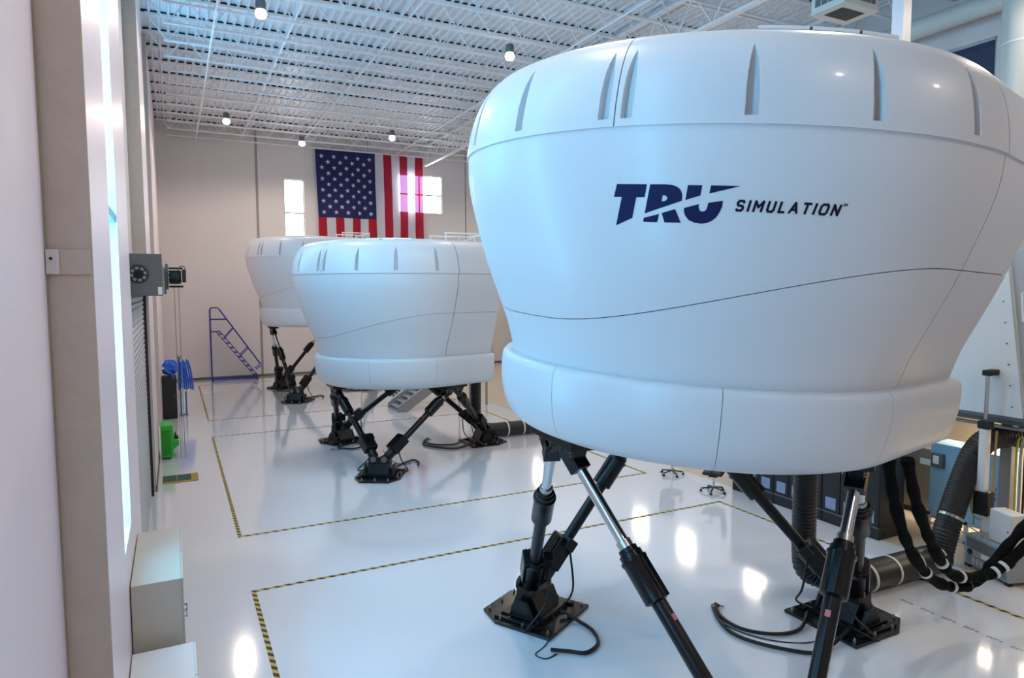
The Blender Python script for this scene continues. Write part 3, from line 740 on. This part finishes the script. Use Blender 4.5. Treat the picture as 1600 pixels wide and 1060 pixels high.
def bin_things():
    r = empty('black_locker', (-.52, 30.3, 0)); tag(r, 'narrow black locker at the far left wall, blue bundle on top', 'locker')
    MB().box(0, .54, 0, .8, .05, 1.72).build('body', black_matte, r, bevel=.01); MB().box(.02, .52, .02, .78, 0, .05).build('plinth', dark_gap, r)
    MB().box(.03, .51, -.015, 0, .1, 1.68).build('door', black_matte, r, bevel=.004)
    MB().box(.44, .46, -.04, -.015, .85, 1.0).build('handle', grey_metal, r)
    # blue bundle
    bm = bmesh.new(); bmesh.ops.create_icosphere(bm, subdivisions=4, radius=1)
    for v in bm.verts:
        a = math.atan2(v.co.y, v.co.x); k = 1+.12*math.sin(5*a+3*v.co.z)+.08*math.sin(11*a-6*v.co.z)+.06*math.sin(9*v.co.z+2*a)
        v.co = Vector((v.co.x*.28*k, v.co.y*.34*k, v.co.z*.30*k))
    lo = min(v.co.z for v in bm.verts)
    me = bpy.data.meshes.new('bundle'); bm.to_mesh(me); bm.free(); me.shade_smooth(); me.materials.append(blue_fabric)
    b = empty('cloth_bundle', (-.20, 30.66, 1.72-lo)); tag(b, 'crumpled bright blue bundle lying on the black locker', 'cloth bundle'); link('bundle', me, b)
    m = MB(); m.tube([(-.25, -.3, .05), (-.1, -.36, -.12), (.08, -.36, -.25), (.1, -.34, -.45)], .04, 8, 6); m.build('loose_end', blue_fabric, b, smooth=True)
    MB().rings([(0, .05), (.06, .06), (.12, .03)], (-.27, -.32, .02), (0, -1, 0), 12).build('white_cap', white_enamel, b, smooth=True)
    # blue folded frame with straps
    f = empty('lifting_sling_rack', (.12, 31.0, 0)); tag(f, 'blue rack draped with blue straps beside the black locker', 'rack')
    MB().box(0, .07, .1, .14, .02, 1.0).box(.20, .27, .1, .14, .02, 1.0).box(-.02, .30, 0, .24, 0, .03).build('stand', M('blue_grey_steel', (60, 120, 170), .4), f, bevel=.006)
    MB().box(-.06, .10, .06, .18, 2.42, 2.46).box(-.03, -.01, .1, .14, 2.36, 2.54).box(.06, .08, .1, .14, 2.36, 2.54).box(.0, .06, .09, .15, 1.0, 2.43).build('hook_bar', grey_metal, f)
    for k in range(8):
        x = -.02+.065*k; tp = 2.35-.06*(k % 3); bt = 1.05+.10*((k*3) % 4)/3-(.0 if k < 5 else .04); dx = .012*k
        m = MB(); m.tube([(x*.8, .05+.02*(k % 2), tp), (x+.02*math.sin(k), .0, (tp*2+bt)/3), (x+dx*.6, .05, (tp+2*bt)/3), (x+dx, .02, bt)], .034, 7, 5); m.build('strap', blue_fabric, f, smooth=True)
bin_things()
def ladder():
    r = empty('rolling_ladder', (1.85, 41.75, 0)); tag(r, 'blue steel rolling ladder standing against the rear wall', 'ladder')
    wid = .7; run = 2.45; rise = 2.85
    for y in (0, wid):
        MB().tube([(0, y, .02)], .02) if 0 else None
        m = MB(); m.tube([(.02, y, 0.04), (.02, y, rise), (.02, y, 4.1), (.1, y, 4.22), (.42, y, 4.22), (.50, y, 4.15), (2.62, y, .92), (2.62, y, .75), (2.36, y, .58)], .028, 8); m.build('handrail', blue_paint, r, smooth=True)
        m = MB(); m.bar((.50, y, rise+.03), (run+.08, y, .15), .035, .03, (0, 1, 0)); m.bar((.34, y, rise-.07), (run-.08, y, .09), .035, .03, (0, 1, 0)); m.bar((.05, y, .10), (run+.05, y, .10), .04, .06); m.build('stringer', blue_paint, r)
        for p0, p1 in (((.02, y, 3.55), (.88, y, 3.55)), ((.02, y, rise), (.5, y, rise)), ((.75, y, 2.50), (1.22, y, 3.02)), ((1.55, y, 1.42), (1.98, y, 1.85))): MB().bar(p0, p1, .03, .05).build('brace', blue_paint, r)
    for k in range(10):
        t = (k+.5)/10; x = .42+(run-.42)*t; z = rise+(.12-rise)*t
        MB().box(x-.11, x+.10, -.01, wid+.01, z-.025, z+.025).build('step', blue_paint, r)
    MB().box(0, .45, 0, wid, rise-.02, rise+.02).build('top_platform', blue_paint, r)
    m = MB()
    for z in (.6, 1.3, 2.0): m.bar((.02, 0, z), (.02, wid, z), .03, .03)
    m.build('rear_bar', blue_paint, r)
    for x in (.04, run):
        for y in (0, wid): MB().cyl((x, y-.02, .05), (x, y+.02, .05), .05, n=12).build('caster', rubber, r, smooth=True)
ladder()

# ------------------------------------------------------------------ stairs behind the middle simulator
def stairs():
    r = empty('metal_stair', (8.35, 27.3, 0)); tag(r, 'grey metal stair rising behind the middle simulator', 'stair')
    n = 11; tr, ri = .27, .18
    for y in (0, 1.45):
        MB().prism_axis([(0, 0), (.42, 0), (n*tr+.3, n*ri-.1), (n*tr+.3, n*ri+.2), (n*tr, n*ri+.2), (0, .22)], (0, y, 0), (1, 0, 0), (0, 0, 1), (0, .05, 0)).build('stringer', mid_grey, r)
    for k in range(n): MB().box(.1+k*tr, .1+k*tr+.29, .05, 1.45, .14+k*ri, .17+k*ri).build('tread', lt_grey, r)
    MB().prism_axis([(.15, .35), (n*tr, n*ri+.32), (n*tr, n*ri+1.1), (.15, 1.1)], (0, 1.46, 0), (1, 0, 0), (0, 0, 1), (0, .02, 0)).build('side_panel', white_enamel, r)
    m = MB()
    for k in range(n*2):
        x = .2+k*tr/2; z0 = .5+k*ri/2
        for q in range(4): m.box(x, x+.09, 1.445, 1.458, z0+q*.11, z0+q*.11+.07)
    o = m.build('perforation', dark_gap, r); o['kind'] = 'stuff'
    MB().box(n*tr+.25, n*tr+1.3, 0, 1.5, n*ri+.1, n*ri+.18).build('landing', lt_grey, r)
    for x in (n*tr+.4, n*tr+1.2):
        for y in (.1, 1.4): MB().box(x-.04, x+.04, y-.04, y+.04, 0, n*ri+.1).build('post', mid_grey, r)
stairs()

# ------------------------------------------------------------------ air ducts
def corrugated(P, r, pitch=.055):
    L = sum((Vector(P[i+1])-Vector(P[i])).length for i in range(len(P)-1)); return P
def flex_tube(pts, r, amp=.014, pitch=.06, n=18):
    m0 = MB(); P = m0.tube(pts, .01, 4, 10)
    # resample evenly
    ds = [0]
    for i in range(1, len(P)): ds.append(ds[-1]+(P[i]-P[i-1]).length)
    L = ds[-1]; N = int(L/pitch*4); Q = []
    for k in range(N+1):
        s = L*k/N; i = max(j for j in range(len(ds)) if ds[j] <= s+1e-9); i = min(i, len(P)-2)
        t = (s-ds[i])/(ds[i+1]-ds[i]); Q.append(P[i].lerp(P[i+1], t))
    m = MB(); cnt = [0]
    def rad(t):
        k = cnt[0]; cnt[0] += 1; return r+amp*(0, 1, 1, 0)[k % 4]
    m.tube(Q, rad, n); return m
def duct(cx, cy, ztop, x_end, label, tall):
    r = empty('air_duct', (cx, cy, 0)); tag(r, label, 'air duct', 'black air ducts feeding the simulators')
    flex_tube([(0, 0, ztop), (0, 0, ztop*.6), (0, 0, .75), (.08, -.06, .38), (.4, -.30, .27)], .185).build('riser_hose', flex_m, r, smooth=True)
    m = MB(); m.tube([(.3, -.25, .27), (.6, -.42, .26), (x_end-cx, -.52, .26)], .25, 24, 6); m.build('floor_run', flex_m, r, smooth=True)
    x = .95; 
    while x < x_end-cx-.1:
        MB().rings([(0, .253), (.004, .256), (.045, .256), (.05, .253)], (x, -.45-.02*x, .26), (1, -.03, 0), 24).build('white_band', band_m, r, smooth=True); x += .62
    if tall:
        flex_tube([(x_end-cx-.35, -.52, .26), (x_end-cx-.05, -.53, .32), (x_end-cx+.14, -.54, .80), (x_end-cx+.55, -.50, 1.45), (x_end-cx+.95, -.52, 2.10), (x_end-cx+1.35, -.62, 2.36), (x_end-cx+2.0, -.85, 2.36)], .205).build('supply_hose', flex_m, r, smooth=True)
        MB().rings([(0, .225), (.05, .225)], (x_end-cx+.22, -.535, .95), (.5, 0, .85), 24).build('clamp', chrome, r, smooth=True)
    else:
        MB().rings([(0, .26), (.06, .26)], (x_end-cx, -.52, .26), (1, 0, 0), 24).build('coupling', black_metal, r, smooth=True)
duct(9.45, 7.72, 3.45, 12.45, 'long black flexible air duct beside the nearest simulator, bending up to the right', True)
duct(9.45, 21.6, 2.4, 12.3, 'black air duct behind the right leg of the middle simulator', False)

# ------------------------------------------------------------------ cable bundles hanging from the nearest dome
def bundle(pts, label, bands, r0=.075):
    r = empty('cable_bundle', pts[0]); tag(r, label, 'cable bundle', 'black sleeved cable bundles')
    o = Vector(pts[0]); L = [Vector(p)-o for p in pts]
    m = MB(); P = m.tube(L, lambda t: r0*(1+.10*math.sin(t*95)+.07*math.sin(t*47+1)+.05*math.sin(t*151)), 14, 26); m.build('sleeve', M('black_sleeve', (9, 9, 10), .8, bump=.8, bscale=22, spec=.15) if 'black_sleeve' not in MATS else MATS['black_sleeve'], r, smooth=True)
    for t in bands:
        i = int(t*(len(P)-2)); u = (P[i+1]-P[i]).normalized()
        MB().rings([(0, r0*1.06), (.01, r0*1.13), (.045, r0*1.13), (.055, r0*1.06)], P[i], u, 16).build('white_band', band_m, r, smooth=True)
bundle([(8.35, 5.55, 2.95), (8.55, 5.56, 2.3), (8.95, 5.58, 1.6), (9.55, 5.62, 1.05), (10.05, 5.55, .85), (10.45, 5.45, .95), (10.95, 5.38, 1.35), (11.6, 5.2, 1.95), (12.5, 5.0, 2.7)],
       'lower sagging black cable bundle hanging from the nearest dome', (.34, .47, .55, .62))
bundle([(8.55, 5.42, 2.95), (8.8, 5.42, 2.3), (9.25, 5.46, 1.65), (9.75, 5.5, 1.15), (10.2, 5.46, 1.0), (10.6, 5.34, 1.05), (11.1, 5.2, 1.4), (11.8, 5.0, 1.95), (12.6, 4.8, 2.6)],
       'upper sagging black cable bundle, right of its twin under the nearest dome', (.32, .44, .62, .66))

# ------------------------------------------------------------------ equipment on the right
def racks():
    spans = [(8.65, 10.0), (10.02, 11.35), (11.37, 12.7)]
    names = ('nearest black equipment rack, by the corrugated duct under the big dome', 'middle black equipment rack of the row under the big dome', 'farthest black equipment rack, next to the office chair')
    for (y0, y1), lb in zip(spans, names):
        r = empty('equipment_rack', (12.78, y0, 0)); tag(r, lb, 'equipment rack', 'row of black equipment racks'); d = y1-y0
        MB().box(.02, .82, 0, d, .0, 1.95).build('body', M('rack_black', (24, 26, 32), .35) if 'rack_black' not in MATS else MATS['rack_black'], r, bevel=.01)
        MB().box(.0, .02, .0, d, .24, .27).build('trim_strip', grey_metal, r)
        for k in range(3):
            yy = d*(k+.5)/3
            dr = MB().box(0, .02, d*k/3+.01, d*(k+1)/3-.01, .28, 1.92).build('door', MATS['rack_black'], r, bevel=.003)
            MB().box(-.008, 0, yy-.13, yy+.13, .34, .60).build('vent_window', M('rack_window', (150, 170, 205), .25, metal=.7, bump=.5, bscale=18) if 'rack_window' not in MATS else MATS['rack_window'], dr)
            MB().box(-.02, 0, yy+.16, yy+.18, 1.2, 1.35).build('handle', chrome, dr)
        MB().box(-.004, 0, .4, .75, .10, .19).build('vent', black_matte, r)
        if y0 < 9:
            MB().box(.04, .80, -.006, 0, .27, .285).build('side_seam', dark_gap, r)
            for x in (.15, .62): MB().box(x, x+.07, -.006, 0, .06, .15).build('foot_slot', dark_gap, r)
racks()
def office_chair(x, y, rz, label):
    r = empty('office_chair', (x, y, 0), rz); tag(r, label, 'chair', 'black office chairs')
    MB().rings([(0, .03), (.16, .03), (.17, .02), (.34, .02)], (0, 0, .09), (0, 0, 1), 12).build('gas_column', chrome, r, smooth=True)
    for k in range(5):
        t = k*2*PI/5+.3; p = Vector((.31*math.cos(t), .31*math.sin(t), .085))
        lg = MB().bar((0, 0, .13), p, .045, .03).build('base_leg', black_metal, r, bevel=.006)
        s = Vector((-math.sin(t), math.cos(t), 0))*.03
        MB().cyl(p-s+Vector((0, 0, -.055)), p+s+Vector((0, 0, -.055)), .03, n=12).build('caster', rubber, lg, smooth=True)
    MB().obox((0, 0, .44), (.11, 0, 0), (0, .14, 0), (0, 0, .03)).build('tilt_mechanism', black_metal, r, bevel=.01)
    MB().obox((0, 0, .51), (.25, 0, 0), (0, .26, 0), (0, 0, .04)).build('seat', black_matte, r, bevel=.035)
    MB().obox((-.27, 0, .85), (.035, 0, .0), (0, .23, 0), (-.03, 0, .27)).build('backrest', black_matte, r, bevel=.03)
    MB().bar((-.1, 0, .43), (-.27, 0, .64), .06, .02).build('back_post', black_metal, r)
    for s in (-1, 1):
        m = MB(); m.bar((0, s*.27, .48), (0, s*.29, .70), .03, .05); m.obox((.02, s*.29, .715), (.12, 0, 0), (0, .035, 0), (0, 0, .015)); m.build('armrest', black_matte, r, bevel=.008)
office_chair(12.32, 14.5, .4, 'black office chair farther back under the dome edge, only its wheeled base showing')
office_chair(12.2, 12.75, 2.2, 'black office chair beside the black equipment racks')

def power_unit():
    r = empty('power_unit', (12.78, 6.22, 0), R(-20)); tag(r, 'grey-blue louvred power unit on the floor beside the big black duct', 'power unit')
    w, d, h = .85, 1.0, .62      # x depth, y width
    MB().box(0, w, 0, d, .06, h).build('body', M('grey_blue_enamel', (150, 160, 164), .4, var=.03), r, bevel=.012)
    MB().box(-.008, 0, .06, d-.06, .38, h-.05).build('upper_grille', M('grille_grey', (104, 106, 108), .5, bump=.4, bscale=60), r)
    MB().box(-.008, 0, .06, d-.06, .09, .25).build('lower_recess', M('recess_grey', (120, 124, 122), .5), r)
    for k in range(3): MB().box(-.014, -.008, .55+.09*k, .62+.09*k, .11, .23).build('breaker', lt_grey, r)
    MB().rings([(0, .05), (.02, .05), (.03, .03)], (-.0, d-.14, .31), (-1, 0, 0), 16).build('dial', black_matte, r, smooth=True)
    MB().box(-.012, -.004, .42, .60, .275, .36).build('rating_label', white_tag, r)
    for x in (.05, w-.05):
        for y in (.06, d-.06): MB().box(x-.04, x+.04, y-.05, y+.05, 0, .06).build('foot', black_matte, r)
    MB().rings([(0, .02), (.05, .02), (.06, .012)], (.1, d-.3, h), (0, 0, 1), 10).build('lifting_knob', bolt_m, r, smooth=True)
power_unit()
def white_box():
    r = empty('control_box', (12.98, 6.30, .625), R(-20)); tag(r, 'white control box standing on the grey power unit', 'control box')
    MB().box(0, .28, 0, .48, 0, .58).build('body', white_enamel, r, bevel=.008); MB().box(-.018, 0, .01, .47, .01, .57).build('door', white_enamel, r, bevel=.005)
    MB().cyl((-.03, .07, .27), (-.018, .07, .27), .016, n=10).build('lock', grey_metal, r)
    m = MB(); m.tube([(.2, -.02, .2), (.2, -.10, .25), (.22, -.12, .5), (.25, -.05, .9)], .02, 6, 6); m.build('yellow_cable', yellow_pl, r, smooth=True)
white_box()
def blue_cabinet():
    r = empty('blue_cabinet', (14.2, 7.15, 0)); tag(r, 'pale blue tall electrical cabinet behind the rising black duct', 'electrical cabinet')
    MB().box(.0, .6, .45, 1.35, .45, 1.95).build('body', steelblue, r, bevel=.01)
    MB().box(-.02, .6, -.05, .43, .45, 1.95).build('side_section', steelblue, r, bevel=.01)
    MB().box(-.08, 0, 1.05, 1.30, 1.45, 1.75).build('meter', grey_metal, r, bevel=.01); MB().box(-.085, -.08, 1.13, 1.25, 1.53, 1.70).build('screen', white_tag, r)
    fr = MB()
    for y in (0, .55, 1.30): fr.box(-.03, .03, y, y+.06, 0, .45)
    for y in (0, .55, 1.30): fr.box(.54, .6, y, y+.06, 0, .45)
    fr.box(-.03, .6, 0, 1.36, .40, .45).box(-.03, .03, 0, 1.36, 0, .05)
    fr.build('stand', lt_grey, r)
    for (a, b) in ((.06, .55), (.61, 1.30)):
        m = MB()
        for k in range(2):
            z = .06+k*.17; m.bar((0, a, z), (0, b, z+.16), .02, .02, (1, 0, 0)); m.bar((0, b, z), (0, a, z+.16), .02, .02, (1, 0, 0))
        m.build('lattice', lt_grey, r)
    for k, mm in enumerate((lt_grey, lt_grey, red_pl)): MB().cyl((-.05, .08, 1.28-k*.10), (-.02, .08, 1.28-k*.10), .028, n=12).build('push_button', mm, r)
    MB().box(-.05, -.01, 1.0, 1.08, .45, .72).build('latch_post', grey_metal, r)
blue_cabinet()
def low_cabinet():
    r = empty('side_cabinet', (15.2, 8.9, 0)); tag(r, 'brown-grey metal cabinet in the back corner right of the black racks', 'cabinet')
    MB().box(0, .6, 0, 1.6, .12, 1.55).build('body', M('brown_grey_metal', (132, 122, 108), .4, var=.04), r, bevel=.01)
    MB().box(-.015, 0, .02, .79, .15, 1.53).build('door', MATS['brown_grey_metal'], r); MB().box(-.015, 0, .81, 1.58, .15, 1.53).build('door', MATS['brown_grey_metal'], r)
    MB().box(-.02, -.015, .1, .42, 1.18, 1.32).build('notice', white_tag, r); MB().box(.02, .58, .02, 1.58, 0, .12).build('plinth', dark_gap, r)
low_cabinet()
def gallery():
    r = MB().box(13.62, XR, -3, 12.4, 2.78, 2.98).build('trim_1', mid_grey); struct(r)
    MB().box(13.56, 13.62, -3, 12.4, 2.70, 3.0).build('edge_beam', grey_metal, r)
    MB().box(13.60, 13.75, -3, 12.4, 2.60, 2.64).build('beam_flange', mid_grey, r)
    for y in (6.98, 2.2, 12.0): 
        MB().box(14.0, 14.22, y-.10, y+.10, 0, 2.78).build('post', mid_grey, r)
    MB().box(17.0, 17.1, -3, 12.4, 0, 2.78).build('partition', M('tan_partition', (196, 180, 156), .6), r)
    # lamps under the gallery
    L = bpy.data.lights.new('gallery_light', 'AREA'); L.energy = 190; L.color = (1, .86, .68); L.shape = 'RECTANGLE'; L.size = .3; L.size_y = 4
    h = empty('gallery_lamp', (15.2, 6.5, 2.70)); tag(h, 'long lamp fixed under the gallery floor at right, mostly hidden', 'lamp')
    MB().box(-.15, .15, -2, 2, .02, .08).build('housing', white_enamel, h); MB().box(-.12, .12, -1.95, 1.95, .0, .02).build('tube', emat('gallery_tube', (1, .86, .68), 6), h)
    lo = bpy.data.objects.new('gallery_light', L); COL.objects.link(lo); lo.parent = h; lo.location = (0, 0, -.02)
gallery()
struct(MB().box(15.0, 15.28, 10.0, 10.28, 0, ZC).build('trim_2', steelwhite))
def drawbridge():
    r = empty('drawbridge', (13.45, 0, 0)); tag(r, 'raised white boarding bridge panel at the right edge behind the big dome', 'boarding bridge')
    MB().prism_axis([(6.46, 2.86), (6.80, 5.45), (6.86, 5.9), (8.6, 5.9), (8.6, 2.86)], (0, 0, 0), (0, 1, 0), (0, 0, 1), (.08, 0, 0)).build('panel', M('bridge_white', (212, 220, 222), .4, var=.02), r, bevel=.008)
    MB().prism_axis([(5.5, 2.95), (6.05, 5.9), (6.86, 5.9), (6.46, 2.95)], (.10, 0, 0), (0, 1, 0), (0, 0, 1), (.1, 0, 0)).build('side_panel', lt_grey, r, bevel=.006)
    for z, y in ((5.1, 6.58), (4.55, 6.50), (3.7, 6.34)):
        m = MB(); m.tube([(.1, y, z), (.02, y, z), (.02, y-.04, z-.50), (.1, y-.04, z-.50)], .022, 8); m.build('handle', white_enamel, r, smooth=True)
    for k in range(7):
        for y in (6.62+.045*k, ): MB().cyl((-.01, y+.02, 3.05+k*.38), (0, y+.02, 3.05+k*.38), .014, n=8).build('rivet', grey_metal, r)
    MB().box(.0, .09, 6.4, 8.6, 2.80, 2.86).build('lower_edge', grey_metal, r)
    act = empty('linear_actuator', (0, -.11, 0)); act.parent = r
    MB().box(-.30, -.0, 6.98, 7.12, 3.60, 3.70).build('rod_mount', black_matte, act, bevel=.008)
    MB().cyl((-.24, 7.05, 2.80), (-.24, 7.05, 3.66), .035, n=14).build('rod', chrome, act, smooth=True)
    MB().box(-.32, -.15, 6.95, 7.15, 2.62, 2.76).build('collar', black_matte, act, bevel=.008)
    MB().box(-.31, -.17, 6.98, 7.12, 1.45, 2.64).build('barrel', white_enamel, act, bevel=.012)
    MB().box(-.33, -.12, 6.90, 7.16, 1.02, 1.46).build('motor', black_matte, act, bevel=.012)
    MB().box(-.29, -.17, 6.80, 7.02, .72, 1.04).build('clevis', white_enamel, act, bevel=.015)
    MB().cyl((-.15, 6.93, 1.2), (-.15, 6.90, 2.6), .02, n=8).build('brass_tube', M('brass', (190, 160, 110), .3, metal=.8), act, smooth=True)
    m = MB(); m.tube([(-.2, 7.2, 1.4), (-.2, 7.26, 1.1), (-.2, 7.15, .9), (-.2, 6.95, .95), (-.2, 6.8, .9)], .018, 6, 6); m.build('yellow_cable', yellow_pl, act, smooth=True)
drawbridge()
def pipework():
    r = empty('pipe_run', (14.0, 6.72, 0)); tag(r, 'thin grey pipes and cables climbing the gallery post at the right edge', 'pipes')
    for k, (dy, rr, mm) in enumerate(((.0, .025, lt_grey), (.07, .02, yellow_pl), (-.07, .02, black_matte))):
        m = MB(); m.tube([(0, dy, .0), (0, dy, 1.2), (.0, dy, 2.2), (.02, dy-.08, 2.42), (.02, dy-.5, 2.46)], rr, 8, 5); m.build('pipe', mm, r, smooth=True)
    f = empty('foil_duct', (14.4, 6.15, 1.9)); tag(f, 'crumpled foil wrapped duct at the right edge under the gallery', 'duct')
    bm = MB(); bm.tube([(0, -.9, 0), (0, -.3, .02), (0, .25, 0)], lambda t: .24*(1+.08*math.sin(t*60)), 20, 14); bm.build('wrap', foil, f, smooth=True)
    MB().box(-.02, .02, -.02, .02, .2, .88).build('hanger', grey_metal, f)
pipework()

# ceiling mounted unit and round ducts, upper right
def ac_unit():
    r = empty('air_conditioner', (14.55, 11.2, 12.0)); tag(r, 'white ceiling air conditioning cassette above the big dome', 'air conditioner')
    w, d, h = 1.25, .92, .42
    MB().box(0, w, 0, d, .06, h).build('body', M('ac_white', (206, 208, 200), .4), r, bevel=.01); MB().box(-.03, w+.03, -.03, d+.03, 0, .06).build('face_frame', MATS['ac_white'], r, bevel=.01)
    MB().box(.22, w-.22, .2, d-.2, -.008, .0).build('intake', black_matte, r)
    for k in range(6):
        x = .08+k*(w-.16)/6; MB().box(x, x+(w-.16)/6-.03, -.008, 0, .16, .34).build('louvre', grey_metal, r)
    for k in range(4):
        y = .08+k*(d-.16)/4; MB().box(-.008, 0, y, y+(d-.16)/4-.03, .16, .34).build('louvre', grey_metal, r)
    for x in (.1, w-.1):
        for y in (.1, d-.1): MB().cyl((x, y, h), (x, y, ZC-12.05), .012, n=6).build('hanger_rod', steelwhite, r)
ac_unit()
m = empty('ventilation_duct', (21.3, 0, 13.35)); tag(m, 'long round white ventilation pipe under the roof at upper right', 'duct')
MB().cyl((0, 2, 0), (0, 42.8, 0), .30, n=24).build('pipe', M('duct_white', (196, 202, 198), .4), m, smooth=True)
for y in (6, 10, 14, 18, 26, 34): MB().rings([(0, .31), (.06, .31)], (0, y, 0), (0, 1, 0), 24).build('joint_band', steelwhite, m, smooth=True)
for y in (8, 12, 16, 24, 32, 40): MB().cyl((0, y, .3), (0, y, ZC-13.35), .012, n=6).build('hanger_rod', steelwhite, m)
m = empty('vertical_duct', (19.3, 9.75, 0)); tag(m, 'thick vertical round duct at the upper right corner of the picture', 'duct')
MB().cyl((0, 0, 2.98), (0, 0, 13.7), .42, n=28).build('pipe', MATS['duct_white'], m, smooth=True)
for z in (6, 9, 11.3, 13): MB().rings([(0, .43), (.05, .43)], (0, 0, z), (0, 0, 1), 28).build('joint_band', steelwhite, m, smooth=True)
